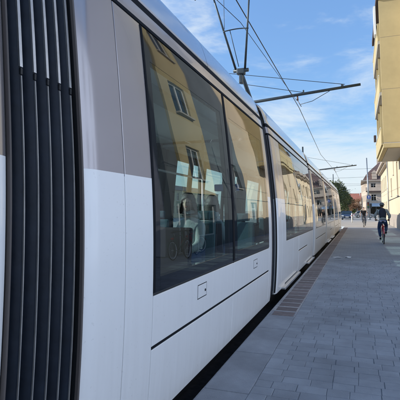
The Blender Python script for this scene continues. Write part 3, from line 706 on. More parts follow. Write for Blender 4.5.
# the bay
bx0, by0, by1, bz0, bz1 = 1.6, 28.5, 36.4, 5.30, 14.7
front = ((bx0, by0, 0), (1, 0, 0), (0, -1, 0)); side = ((bx0, by0, 0), (0, 1, 0), (-1, 0, 0))
fl = [5.62, 8.95, 12.25, bz1]
for i in range(3):
    wall_mb(((bx0, by0, 0), (1, 0, 0), (0, -1, 0)), 1.49, fl[i]+.012, fl[i+1]-.012, [], th=.22).build('bay_end_panel', M_YEL, C_)
b = MB(); b.box(bx0+.01, 3.085, by0+.012, by0+.2, 5.5, bz1-.1); b.build('bay_core', M_CONC, C_)
for i in range(3):
    z0, z1 = fl[i], fl[i+1]
    # balcony parapet on the street side, open above, glazed wall behind
    p = MB(); p.bbox(bx0-.12, bx0-.02, by0+.24, by1-.1, z0-.1, z0+.95, .01); p.build('balcony_parapet', M_YEL if i % 2 == 0 else M_YEL, C_)
    p = MB(); p.box(bx0-.11, 3.09, by0+.232, by1, z0-(.04 if i == 0 else .32), z0-(.02 if i == 0 else .11)); p.build('floor_slab', M_CONC, C_)
    for yy_ in (by0+2.9, by0+5.4): 
        p = MB(); p.box(bx0+.0, 3.09, yy_, yy_+.14, z0-.1, z1-.33); p.build('balcony_divider', M_YEL, C_)
    ff = ((bx0+.75, by0+.24, 0), (0, 1, 0), (-1, 0, 0)); oo = [(.5, 2.2, z0+.1, z0+2.2), (3.2, 4.9, z0+.1, z0+2.2), (5.7, 7.2, z0+.1, z0+2.2)]
    wall_mb(ff, 7.8, z0-.1, z1-.33, oo, th=.2).build('balcony_wall', M_CREAM, C_); windows(ff, oo, C_, sill=False, depth=.1)
    p = MB(); p.bbox(bx0-.16, bx0-.1, by0+.3, by1-.1, z0+.955, z0+1.0, .008); p.build('balcony_rail', M_FRAMEW, C_)
p = MB(); p.box(bx0, 3.09, by1, by1+.2, 5.3, bz1); p.build('bay_end_panel', M_YEL, C_)
p = MB(); p.bbox(bx0-.02, 3.09, by0-.03, by1+.22, bz0, bz0+.27, .02); p.build('bay_fascia', M_YEL, C_)
p = MB(); p.box(bx0+.25, 2.9, by0+.25, by1-.1, bz0-.02, bz0-.002); p.build('bay_soffit', M_CONC, C_)
p = MB(); p.box(bx0-.14, 3.0, by0-.12, by1+.3, bz1+.02, bz1+.4); p.box(3.0, 14, 23.62, 50.1, bz1+.22, bz1+.5); p.build('roof', M_EAVE, C_)
p = MB(); p.bbox(bx0-.30, bx0-.125, by1-1.2, by1-.85, 6.7, 7.2, .03); p.build('wall_unit', M_EAVE, C_)
p = MB(); p.box(bx0-.30, bx0-.18, by0+.25, by0+.9, bz1-2.1, bz1-.25); p.build('side_screen', M_BALC, C_)
# C2: lower house further on
D_ = empty('low_house', (0, 0, 0), 0, 'low cream house with projecting cornice just beyond the cream corner building', 'building')
f2 = ((3.15, 50.02, 0), (0, 1, 0), (-1, 0, 0)); o2 = grid(1.3, 5, 3.1, 1.2, .95, 2, 3.0, 1.6)
wall_mb(f2, 16, 0, 6.6, o2).build('wall', M_CREAM, D_); windows(f2, o2, D_, style='cross')
b = MB(); b.bbox(2.55, 3.3, 50.02, 66.1, 6.6, 6.95, .05); b.bbox(2.8, 3.2, 50.02, 66.05, 6.4, 6.598, .03); b.build('cornice', M_PLINTH, D_)
b = MB(); b.add([(2.6, 50.1, 6.96), (2.6, 66.1, 6.96), (8, 66.1, 10.6), (8, 50.1, 10.6), (13, 50.1, 6.96), (13, 66.1, 6.96)], [(0, 1, 2, 3), (3, 2, 5, 4), (0, 3, 4), (1, 5, 2)]); b.build('roof', M_TILE, D_)
b = MB(); b.box(3.46, 13, 50.1, 66, 0, 6.58); b.build('back_wall', M_CREAM, D_)
# far corner house with mansard roof
Fh = empty('mansard_house', (0, 0, 0), 0, 'far pinkish stone house with dark mansard roof and pale blue awnings closing the street', 'building')
fy = 112.0
ff = ((2.2, fy, 0), (1, 0, 0), (0, -1, 0)); of = [(.9+i*2.3, 2.0+i*2.3, z, z+1.5) for i in range(5) for z in (3.9, 6.6)]
ofg = [(.6, 3.2, .5, 2.6), (4.0, 6.6, .5, 2.6), (7.4, 9.6, 0, 2.6)]
wall_mb(ff, 11, 0, 8.6, of+ofg).build('wall', M_PINK, Fh); windows(ff, of, Fh, style='cross'); windows(ff, ofg, Fh, fm=M_SHUT, sill=False)
fl_ = ((1.0, fy+16, 0), Vector((1.2, -16, 0)), Vector((-16, -1.2, 0))); ol = [(1.2+i*2.7, 2.3+i*2.7, z, z+1.5) for i in range(5) for z in (1, 3.9, 6.6)]
wall_mb(fl_, 16.04, 0, 8.6, ol).build('wall', M_PINK, Fh); windows(fl_, ol, Fh, style='cross')
b = MB(); b.box(2.45, 13, fy+.35, fy+15, 0, 8.55); b.build('back_wall', M_PINK, Fh)
b = MB(); b.bbox(1.9, 13.4, fy-.75, fy-.02, 6.0, 6.25, .03); b.build('balcony', M_EAVE, Fh)
b = MB(); b.box(1.9, 13.4, fy-.75, fy-.70, 6.25, 7.1); b.build('balcony_railing', M_PINK, Fh)
b = MB(); b.box(.9, 13.3, fy-.35, fy+16.3, 8.6, 8.9); b.build('cornice', M_PLINTH, Fh)
b = MB(); x0, x1, y0, y1 = 1.3, 13.2, fy-.1, fy+16
b.add([(x0, y0, 8.9), (x1, y0, 8.9), (x1, y1, 8.9), (x0, y1, 8.9), (x0+1.0, y0+.9, 10.6), (x1, y0+.9, 10.6), (x1, y1-.9, 10.6), (x0+1.0, y1-.9, 10.6), (x0+4.0, y0+5, 13.6), (x1, y0+5, 13.6), (x1, y1-5, 13.6), (x0+4.0, y1-5, 13.6)],
      [(0, 1, 5, 4), (1, 2, 6, 5), (2, 3, 7, 6), (3, 0, 4, 7), (4, 5, 9, 8), (5, 6, 10, 9), (6, 7, 11, 10), (7, 4, 8, 11), (8, 9, 10, 11)]); roof = b.build('roof', M_TILE, Fh)
for i in range(3):
    b = MB(); b.box(3.4+i*3, 4.5+i*3, fy-.1, fy+1.4, 9.1, 10.6); b.add([(3.2+i*3, fy-.2, 10.6), (4.7+i*3, fy-.2, 10.6), (3.95+i*3, fy-.2, 11.3), (3.2+i*3, fy+2, 10.6), (4.7+i*3, fy+2, 10.6), (3.95+i*3, fy+2, 11.3)], [(0, 1, 2), (0, 2, 5, 3), (1, 4, 5, 2)]); b.build('dormer', M_PINK, Fh)
for x in (4.8, 9): b = MB(); b.box(x, x+.9, fy+5, fy+5.7, 12.8, 14.6); b.build('chimney', M_PINK, Fh)
M_AWN = mat('pale_blue_awning', (0.42, 0.52, 0.62), .6)
for i in range(2):
    b = MB(); x = 2.7+i*4; b.add([(x, fy-.03, 3.3), (x+3.2, fy-.03, 3.3), (x+3.2, fy-1.2, 2.7), (x, fy-1.2, 2.7), (x, fy-1.2, 2.5), (x+3.2, fy-1.2, 2.5), (x, fy-.03, 3.22), (x+3.2, fy-.03, 3.22)], [(0, 1, 2, 3), (3, 2, 5, 4), (7, 6, 4, 5)]); b.build('awning', M_AWN, Fh)
# distant row
def simple_house(x0, x1, y, h, rh, m, label, depth=9, face=-1):
    e = empty('distant_house', (0, 0, 0), 0, label, 'building')
    f = ((x0, y, 0), (1, 0, 0), (0, -1, 0)); n = max(1, int((x1-x0)/2.4)); o = [(.7+i*2.3, 1.7+i*2.3, z, z+1.5) for i in range(n) for z in [1+2.9*k for k in range(int(h/3))] if .7+i*2.3+1 < x1-x0]
    wall_mb(f, x1-x0, 0, h, o).build('wall', m, e); windows(f, o, e)
    b = MB(); b.box(x0+.01, x1-.01, y+.32, y+depth, 0, h-.01); b.build('back_wall', m, e)
    b = MB(); xm = (x0+x1)/2; b.add([(x0-.3, y-.3, h), (x1+.3, y-.3, h), (x1+.3, y+depth, h), (x0-.3, y+depth, h), (x0, y+depth/2, h+rh), (x1, y+depth/2, h+rh)], [(0, 1, 5, 4), (2, 3, 4, 5), (0, 4, 3), (1, 2, 5)]); b.build('roof', M_RTILE, e)
    return e
M_RTILE = mat('red_roof_tile', (0.34, 0.13, 0.09), 0.8, var=0.2, scale=1.5)
simple_house(-6, 1.0, 235, 6.5, 4.0, M_PINK, 'distant small house with a red roof at the very end of the street')
simple_house(-16, -7, 225, 7.5, 4, M_CREAM, 'distant pale house half hidden by the street trees')
simple_house(1.2, 9, 215, 6.5, 3.5, M_CREAM, 'distant cream house peeping past the mansard house')
# houses across the tracks, seen through the tram windows
def left_house(y0, y1, h, m, label):
    e = empty('row_house', (0, 0, 0), 0, label, 'building', 'row houses across the tracks')
    f = ((-38, y0, 0), (0, 1, 0), (1, 0, 0)); n = int((y1-y0)/2.6); o = [(.9+i*2.6, 2.4+i*2.6, z, z+1.7) for i in range(n) for z in (.9, 3.8) if z+2 < h]
    wall_mb(f, y1-y0-.05, 0, h, o).build('wall', m, e); windows(f, o, e, style='cross')
    b = MB(); b.box(-46, -38.32, y0, y1-.06, 0, h-.02); b.build('back_wall', m, e)
    b = MB(); b.add([(-37.6, y0, h), (-37.6, y1-.06, h), (-42, y1-.06, h+1.6), (-42, y0, h+1.6), (-46.4, y0, h), (-46.4, y1-.06, h)], [(0, 1, 2, 3), (3, 2, 5, 4), (0, 3, 4), (1, 5, 2)]); b.build('roof', M_TILE, e)
left_house(10, 30, 6.0, M_CREAM, 'cream row house across the tracks, nearest one behind the tram windows')
left_house(30, 52, 6.2, mat('pale_blue_render', (.5, .55, .56), .85, var=.08), 'pale blue grey row house across the tracks behind the seated woman')
left_house(52, 78, 5.8, M_PINK, 'pinkish row house across the tracks behind the middle of the tram')
left_house(78, 120, 6.1, M_CREAM, 'long cream row house across the tracks behind the far tram cars')
# ------------------------------------------------------------------ trees
def leaf_mat(name, c1, c2):
    m = bpy.data.materials.new(name); m.use_nodes = True; n = m.node_tree.nodes; l = m.node_tree.links; b = n['Principled BSDF']
    oi = n.new('ShaderNodeTexCoord'); t = n.new('ShaderNodeTexNoise'); t.inputs['Scale'].default_value = .9; l.new(oi.outputs['Object'], t.inputs[0])
    r = n.new('ShaderNodeMapRange'); r.inputs['From Min'].default_value = .35; r.inputs['From Max'].default_value = .65; l.new(t.outputs['Fac'], r.inputs[0])
    mi = n.new('ShaderNodeMixRGB'); mi.inputs[1].default_value = (*c1, 1); mi.inputs[2].default_value = (*c2, 1); l.new(r.outputs[0], mi.inputs[0]); l.new(mi.outputs[0], b.inputs['Base Color'])
    b.inputs['Roughness'].default_value = .6; return m
M_LEAF = leaf_mat('leaf_green', (.045, .075, .022), (.10, .12, .035)); M_LEAFO = leaf_mat('leaf_autumn', (.22, .10, .05), (.30, .17, .07))
M_BARK = mat('bark', (.09, .07, .055), .9, var=.3, scale=8, bump=.6)
def tree(x, y, h, r, lm, label, seed, group=None, base=.28, nleaf=5200, ls=.16):
    q = random.Random(seed); e = empty('street_tree', (x, y, 0), 0, label, 'tree', group)
    t = MB(); top = h*.8; t.tube([(0, 0, -.05), (q.uniform(-.1, .1), 0, h*.25), (q.uniform(-.2, .2), q.uniform(-.2, .2), h*.55), (0, 0, top)], [r*.09, r*.07, r*.045, .03], 9)
    cl = []
    for k in range(16):
        a = q.uniform(0, 6.28); z0 = h*q.uniform(.25, .6); d = r*q.uniform(.45, .9); z1 = min(h*.93, z0+h*q.uniform(.1, .35))
        p = Vector((math.cos(a)*d, math.sin(a)*d, z1)); t.tube([(0, 0, z0), (p.x*.5, p.y*.5, z0+(z1-z0)*.4), p], [.06, .045, .015], 6); cl.append((p, r*q.uniform(.22, .42)))
    for k in range(14):
        a = q.uniform(0, 6.28); zz = q.uniform(base, 1); d = r*.75*math.sqrt(max(.05, 1-((zz-.6)/.5)**2))*q.uniform(.2, 1); cl.append((Vector((math.cos(a)*d, math.sin(a)*d, h*zz*.95)), r*q.uniform(.2, .4)))
    t.build('trunk', M_BARK, e)
    c = MB(); vs = []; fs = []
    for k in range(nleaf):
        p, rr = q.choice(cl); v = Vector((q.gauss(0, 1), q.gauss(0, 1), q.gauss(0, .8))); v = v.normalized()*rr*q.uniform(.5, 1.15)+p
        if v.z < h*base*.7: continue
        n = Vector((q.gauss(0, 1), q.gauss(0, 1), q.gauss(.4, 1))).normalized(); a = n.orthogonal().normalized(); b_ = n.cross(a); s = ls*q.uniform(.6, 1.4); i = len(vs)
        vs += [v+a*s, v+b_*s*.6, v-a*s, v-b_*s*.6]; fs.append((i, i+1, i+2, i+3))
    c.add(vs, fs); c.build('crown', lm, e)
tree(-5.3, 99, 9.0, 2.7, M_LEAF, 'tall green street tree directly behind the far end of the tram', 1, 'trees beyond the tram')
tree(-4.9, 111, 8.2, 2.7, M_LEAF, 'second green street tree, just right of the tallest one', 2, 'trees beyond the tram')
tree(-4.7, 126, 7.8, 2.9, M_LEAF, 'third green street tree, lower in the row beyond the tram', 3, 'trees beyond the tram')
tree(-4.2, 146, 7.6, 3.0, M_LEAF, 'farthest green street tree in the row beyond the tram', 4, 'trees beyond the tram')
tree(-3.0, 168, 5.6, 2.2, M_LEAFO, 'small orange leaved tree at the end of the street', 5, nleaf=2500)
tree(-0.6, 176, 6.4, 2.4, M_LEAFO, 'reddish autumn tree just left of the mansard house', 6, nleaf=2500)
hb = MB(); q = random.Random(3); vs = []; fs = []
for k in range(5000):
    v = Vector((q.uniform(-9, -.5), q.uniform(190, 196), q.uniform(0, 1)**.7*3.2)); n = Vector((q.gauss(0, 1), q.gauss(0, 1), q.gauss(.4, 1))).normalized(); a = n.orthogonal().normalized(); b_ = n.cross(a); i = len(vs); vs += [v+a*.3, v+b_*.2, v-a*.3, v-b_*.2]; fs.append((i, i+1, i+2, i+3))
hb.add(vs, fs); hb.build('hedge', M_LEAF, None, label='low dark hedge across the far end of the street', cat='hedge')

# ------------------------------------------------------------------ cars
M_TYRE = mat('tyre', (.015, .015, .016), .8); M_CGL = glass('car_glass', (.1, .12, .13), 1.7)
M_CARIN = mat('car_interior', (.02, .02, .022), .8)
def car(loc, rz, paint, label, group='cars waiting at the far crossing'):
    e = empty('parked_car', loc, rz, label, 'car', group)
    # side outline, x forward
    low = [(-2.1, .35), (-2.12, .75), (-2.0, .95), (-1.2, 1.0), (.9, .98), (1.8, .82), (2.08, .62), (2.1, .35)]
    b = MB()
    def loft(sec_w, pts, mb, mi=0, sm=True):
        n = len(pts); vs = []
        for s, k in ((-1, .94), (-1, 1), (1, 1), (1, .94)):
            for x, z in pts: vs.append((x*(1 if abs(k) == 1 else .985), s*sec_w*(k if z > .5 else k*.97), z))
        fs = [(c*n+i, c*n+i+1, (c+1)*n+i+1, (c+1)*n+i) for c in range(3) for i in range(n-1)]
        fs.append(tuple(range(n))[::-1]); fs.append(tuple(3*n+i for i in range(n))); mb.add(vs, fs, mi, False)
    loft(.88, low, b); b.box(-2.0, 2.0, -.84, .84, .2, .36); body = b.build('body', paint, e)
    c = MB(); gh = [(-1.75, .98), (-1.3, 1.40), (-.3, 1.46), (.4, 1.40), (1.15, .97)]
    n = len(gh); vs = [(x, -.80+(z-.98)*.3, z) for x, z in gh]+[(x, .80-(z-.98)*.3, z) for x, z in gh]
    c.add(vs, [(i, i+1, n+i+1, n+i) for i in range(n-1)]+[tuple(range(n)), tuple(n+i for i in range(n))[::-1]]); c.build('cabin_glass', mat('car_glass_dark', (.02, .03, .035), .06, 0, .5), e)
    r = MB(); r.bbox(-1.3, .35, -.66, .66, 1.41, 1.475, .03)
    for s in (-1, 1):
        for (x0, z0, x1, z1) in ((1.15, .98, .38, 1.42), (-1.75, .98, -1.28, 1.42), (-.25, .98, -.25, 1.44)): r.tube([(x0, s*.80, z0), (x1, s*.67, z1)], .035, 6)
    r.build('roof', paint, e)
    for x in (-1.3, 1.3):
        for s in (-1, 1):
            wv = MB(); wv.tube([(x, s*.70, .31), (x, s*.90, .31)], .31, 20); wh = wv.build('wheel', M_TYRE, e)
            wv = MB(); wv.tube([(x, s*.895, .31), (x, s*.91, .31)], .2, 14); wv.build('rim', M_ALU, wh)
    for s in (-1, 1):
        h = MB(); h.bbox(2.0, 2.11, s*.68-.16, s*.68+.16, .60, .74, .02); h.build('headlight', M_FRAMEW, e)
        h = MB(); h.bbox(-2.14, -2.0, s*.72-.12, s*.72+.12, .68, .88, .02); h.build('tail_light', M_RED, e)
        h = MB(); h.bbox(.75, .92, s*.93-.08, s*.93+.08, .95, 1.08, .02); h.build('mirror', paint, e)
    h = MB(); h.bbox(2.08, 2.12, -.5, .5, .38, .54, .01); h.build('grille', M_DARK, e)
    h = MB(); h.box(2.121, 2.13, -.26, .26, .42, .52); h.build('number_plate', M_FRAMEW, e)
P1 = mat('car_paint_blue', (.05, .07, .12), .3, .3, .8); P2 = mat('car_paint_silver', (.45, .46, .48), .3, .6, .8); P3 = mat('car_paint_dark', (.03, .035, .04), .3, .2, .8)
car((-1.75, 79, -.02), R(-90), P1, 'dark blue car facing us beside the far end of the tram')
car((1.2, 104, -.02), R(8), P2, 'silver car crossing sideways in front of the mansard house')
car((-3.2, 96, -.02), R(-90), P3, 'black car behind the dark blue one, partly hidden by the tram end')
# signal pole in front of the far house
sp = empty('signal_pole', (1.77, 78, 0), 0, 'tall steel pole with blue round sign and traffic light near the crossing', 'signal pole')
b = MB(); b.tube([(0, 0, -.03), (-.15, 0, 10.4)], [.13, .085], 14); b.tube([(0, 0, 0), (0, 0, .3)], .2, 14); b.build('pole', M_STEEL, sp)
b = MB(); b.bbox(-.30, -.02, -.30, -.10, 1.9, 2.95, .03); tl = b.build('traffic_light', M_DARK, sp)
for i in range(3):
    b = MB(); b.tube([(-.16, -.31, 2.73-i*.3), (-.16, -.34, 2.73-i*.3)], .1, 14); b.build('lens', mat('lens_%d' % i, ((.2, .02, .02), (.25, .15, .02), (.02, .15, .08))[i], .2), tl)
b = MB(); b.bbox(.10, .42, -.30, -.12, 1.9, 2.7, .03); b.build('traffic_light', M_DARK, sp)
b = MB(); b.tube([(0.0, -.16, 3.75), (0.0, -.19, 3.75)], .32, 24); sg = b.build('round_sign', mat('sign_blue', (.04, .08, .28), .4), sp)
b = MB(); b.box(-.03, .03, -.197, -.192, 3.55, 3.85); b.add([(-.12, -.195, 3.82), (.12, -.195, 3.82), (0, -.195, 3.98)], [(0, 1, 2)]); b.build('arrow_mark', M_FRAMEW, sg)
for i, (x, y) in enumerate(((-.75, 58), (2.8, 74))):
    e = empty('bollard', (x, y, -.02), 0, ['white bollard standing on the sunlit ground left of the far cyclist', 'pale bollard by the foot of the far right wall', 'white bollard in front of the dark blue car'][i], 'bollard', 'bollards at the crossing')
    b = MB(); b.tube([(0, 0, 0), (0, 0, 1.1)], .07, 12); b.tube([(0, 0, 1.1), (0, 0, 1.2)], [.09, .05], 12); b.build('post', M_FRAMEW, e); b = MB(); b.tube([(0, 0, .85), (0, 0, .95)], .074, 12); b.build('band', M_RED, e)
# litter
for i, (x, y) in enumerate(((-.62, 14.2), (-.34, 14.4))):
    b = MB(); q = random.Random(i+4); n = 9
    vs = [(math.cos(k*6.28/n)*q.uniform(.06, .13)*(1.5-.5*i), math.sin(k*6.28/n)*q.uniform(.05, .10), q.uniform(.006, .035)) for k in range(n)]+[(0, 0, .045)]+[(math.cos(k*6.28/n)*.05, math.sin(k*6.28/n)*.05, .003) for k in range(n)]
    b.add(vs, [(k, (k+1) % n, n) for k in range(n)]+[((k+1) % n, k, n+1+k, n+1+(k+1) % n) for k in range(n)])
    o = b.build('paper_scrap', mat('paper', (.75, .75, .74), .8), None, label=['larger crumpled white paper scrap lying nearer the tram', 'smaller white paper scrap lying to the right of the larger one'][i], cat='litter', group='paper scraps on the pavement'); o.location = (x, y, 0)

# ------------------------------------------------------------------ bicycles
def bicycle(loc, rz, fm, label, group=None, light=True, crank=0.6, lean=0):
    e = empty('bicycle', loc, rz, label, 'bicycle', group); e.rotation_euler.x = 0; e.rotation_euler.y = lean
    ra, fa_ = (0, -.45, .345), (0, .60, .345); bb = (0, -.02, .29); st = (0, -.20, .84); hd0 = (0, .42, .62); hd1 = (0, .38, .86)
    f = MB(); f.tube([bb, st], .017, 8); f.tube([bb, hd0], .019, 8); f.tube([st, hd1], .017, 8)
    for s in (-1, 1): f.tube([(s*.015, bb[1], bb[2]), (s*.06, ra[1], ra[2])], .010, 6); f.tube([(s*.01, st[1], st[2]-.06), (s*.06, ra[1], ra[2])], .009, 6)
    f.tube([hd0, hd1], .022, 8); f.build('frame', fm, e)
    f = MB()
    for s in (-1, 1): f.tube([(s*.03, .435, .58), (s*.05, .5, .45), (s*.05, .60, .345)], .011, 6)
    f.tube([(0, .42, .6), (0, .36, 1.0)], .013, 8); f.build('fork', fm, e)
    f = MB(); f.tube([(-.29, .24, 1.02), (-.22, .34, 1.03), (0, .37, 1.0), (.22, .34, 1.03), (.29, .24, 1.02)], .013, 8)
    for s in (-1, 1): f.tube([(s*.22+s*.02, .31, 1.03), (s*.29, .24, 1.02)], .019, 8)
    f.build('handlebar', M_DARK, e)
    f = MB(); f.tube([st, (0, -.225, .97)], .012, 8); f.build('seat_post', M_ALU, e)
    f = MB(); f.ball((0, -.27, .985), (.075, .12, .03)); f.ball((0, -.13, .985), (.03, .12, .025)); f.build('saddle', M_DARK, e)
    for c in (ra, fa_):
        t = MB(); t.torus(c, (1, 0, 0), .325, .02, 36, 8); wh = t.build('wheel', M_TYRE, e)
        t = MB(); t.torus(c, (1, 0, 0), .298, .018, 36, 6); t.build('rim', mat('rim_silver', (.8, .8, .8), .4, .2), wh)
        t = MB(); t.tube([(c[0]-.04, c[1], c[2]), (.04, c[1], c[2])], .02, 8)
        for k in range(18):
            a = k*math.pi/9; t.tube([(.02*(-1)**k, c[1], c[2]), (0, c[1]+.3*math.cos(a), c[2]+.3*math.sin(a))], .0016, 3, cap=False)
        t.build('spokes', M_ALU, wh)
        g = MB(); vs = []
        for k in range(9):
            a = R(20+k*17); yy0 = math.cos(a)*(-1 if c is ra else -1); vs += [(s*.025, c[1]-.36*math.cos(a)*1, c[2]+.36*math.sin(a)) for s in (-1, 1)]
        g.add(vs, [(2*i, 2*i+1, 2*i+3, 2*i+2) for i in range(8)]); g.build('mudguard', fm, e)
    t = MB(); t.tube([(-.06, bb[1], bb[2]), (.06, bb[1], bb[2])], .022, 10); t.tube([(.045, bb[1], bb[2]), (.052, bb[1], bb[2])], .09, 20)
    for s in (-1, 1):
        a = crank+(0 if s > 0 else math.pi); p = (s*.07, bb[1]+.17*math.cos(a), bb[2]+.17*math.sin(a)); t.tube([(s*.06, bb[1], bb[2]), p], .010, 6); t.bbox(p[0]+(0 if s > 0 else -.09), p[0]+(.09 if s > 0 else 0), p[1]-.04, p[1]+.04, p[2]-.012, p[2]+.012, .004)
    t.build('crank', M_STEEL, e)
    t = MB(); t.tube([(.05, bb[1], bb[2]+.088), (.05, ra[1], ra[2]+.04)], .005, 5); t.tube([(.05, bb[1], bb[2]-.088), (.05, ra[1], ra[2]-.04)], .005, 5); t.build('chain', M_DARK, e)
    if light:
        t = MB(); t.bbox(-.05, .05, -.40, -.36, .72, .80, .012); t.tube([(0, -.36, .76), (0, -.22, .80)], .006, 5); t.build('rear_light', mat('rear_reflector', (.6, .03, .02), .3), e)
    t = MB()
    for s in (-1, 1): t.tube([(s*.06, -.22, .74), (s*.06, -.62, .74), (s*.055, -.45, .36)], .006, 5)
    for k in range(4): t.tube([(-.06, -.3-k*.1, .74), (.06, -.3-k*.1, .74)], .005, 5)
    t.build('luggage_rack', M_DARK, e)
    return e
M_FRED = mat('bike_red', (.62, .03, .04), .3, 0, .6); M_FBLK = mat('bike_black', (.03, .03, .035), .35); M_FGRN = mat('bike_green', (.03, .12, .07), .35)
bicycle((1.03, 21.3, 0), 0, M_FRED, 'bicycle with red frame ridden away from us by the helmeted cyclist', crank=2.2)
bicycle((.48, 42.7, -.02), math.pi-.06, M_FBLK, 'dark bicycle ridden towards us by the far cyclist', light=False, crank=1.0)
bicycle((2.72, 14.0, 0), R(8), M_FRED, 'red parked bicycle at the right wall, mirrored in the near tram window', 'bicycles parked at the right wall', lean=R(6))
bicycle((2.45, 13.2, 0), R(176), M_FBLK, 'black parked bicycle beside the red one, mirrored in the tram', 'bicycles parked at the right wall', lean=R(-4))
bicycle((2.6, 12.4, 0), R(3), M_FGRN, 'green parked bicycle at the right wall, nearest to the viewpoint of the three', 'bicycles parked at the right wall', lean=R(6))

# ------------------------------------------------------------------ people
M_SKIN = mat('skin', (.50, .30, .22), .55); M_SKIN2 = mat('skin_pale', (.50, .35, .28), .55)
M_HAIR = mat('hair_dark', (.03, .02, .017), .45, bump=.5, bscale=200, stretch=(1, 1, .1)); M_LIP = mat('lip', (.35, .12, .10), .5); M_EYEW = mat('eye_white', (.7, .7, .7), .3); M_EYED = mat('eye_dark', (.02, .015, .01), .2)
def head_into(mb, c, M, mi_skin=0, mi_lip=1, mi_w=2, mi_d=3):
    """head centred at c; +Y is the face direction in M's frame; fuses with the neck of the body mesh"""
    T = Matrix.Translation(c) @ M
    bm = bmesh.new(); bmesh.ops.create_uvsphere(bm, u_segments=28, v_segments=20, radius=1)
    for v in bm.verts:
        x, y, z = v.co; X, Y, Z = x*.074, y*.095, z*.118
        if z < 0: X *= 1-.30*(-z)**1.5; Y *= 1-.12*(-z)**1.5; Y += .012*(-z) if y > 0 else -.0
        if y > 0.3 and abs(x) < .85: Y -= .010*max(0, 1-abs(x))*0
        # nose
        g = math.exp(-((X/.013)**2)-(((Z+.018)/.024)**2)); Y += .026*g*(1 if y > 0 else 0)
        g = math.exp(-((X/.009)**2)-(((Z-.01)/.03)**2)); Y += .010*g*(1 if y > 0 else 0)
        # sockets
        for s in (-1, 1):
            g = math.exp(-(((X-s*.030)/.017)**2)-(((Z-.006)/.013)**2)); Y -= .009*g*(1 if y > 0 else 0)
        g = math.exp(-((X/.03)**2)-(((Z+.098)/.016)**2)); Y += .010*g*(1 if y > 0 else 0)
        v.co = Vector((X, Y, Z))
    mb.bm(bm, mi_skin, T, True)
    for s in (-1, 1):
        mb.ball(T @ Vector((s*.030, .076, .006)), (.0115, .009, .0058), mi_w, 10, M); mb.ball(T @ Vector((s*.030, .0835, .006)), (.0055, .003, .0055), mi_d, 8, M)
        mb.ball(T @ Vector((s*.030, .087, .026)), (.016, .004, .003), mi_d, 8, M)
        mb.ball(T @ Vector((s*.075, -.002, -.002)), (.008, .018, .028), mi_skin, 10, M)
    mb.ball(T @ Vector((0, .092, -.056)), (.022, .006, .006), mi_lip, 10, M)
def hand_into(mb, wrist, d, palm_n, curl=.9, side=1, mi=0, k=1.0):
    d = Vector(d).normalized(); n = Vector(palm_n); n = (n-d*n.dot(d)).normalized(); a = d.cross(n)*side
    wv = Vector(wrist); c = wv+d*.045*k
    vs, fs = skinned([(wv, (.022*k, .016*k)), (c, (.036*k, .014*k)), (wv+d*.085*k, (.038*k, .012*k))], [(0, 1), (1, 2)], 1); 
    R3 = [v for v in vs]; mb.add(R3, fs, mi, True)
    mb.ball(c, (.03*k, .03*k, .03*k*.9), mi, 10)
    for i, (o, l) in enumerate(((-.030, .068), (-.010, .076), (.010, .070), (.030, .055))):
        p = wv+d*.085*k+a*o*k; dd = d; P = [p]
        for j in range(3):
            ang = curl*(j+1)*.62; dd = d*math.cos(ang)+n*math.sin(ang); P.append(P[-1]+dd*l*k/3*(1.15-.12*j))
        mb.tube(P, [.0095*k, .009*k, .0082*k, .0066*k], 8, mi)
    p = wv+d*.03*k-a*.03*k; P = [p, p+(-a*.022+d*.022+n*.012)*k, p+(-a*.026+d*.046+n*.026)*k, p+(-a*.014+d*.062+n*.040)*k]; mb.tube(P, [.012*k, .0115*k, .010*k, .007*k], 8, mi)
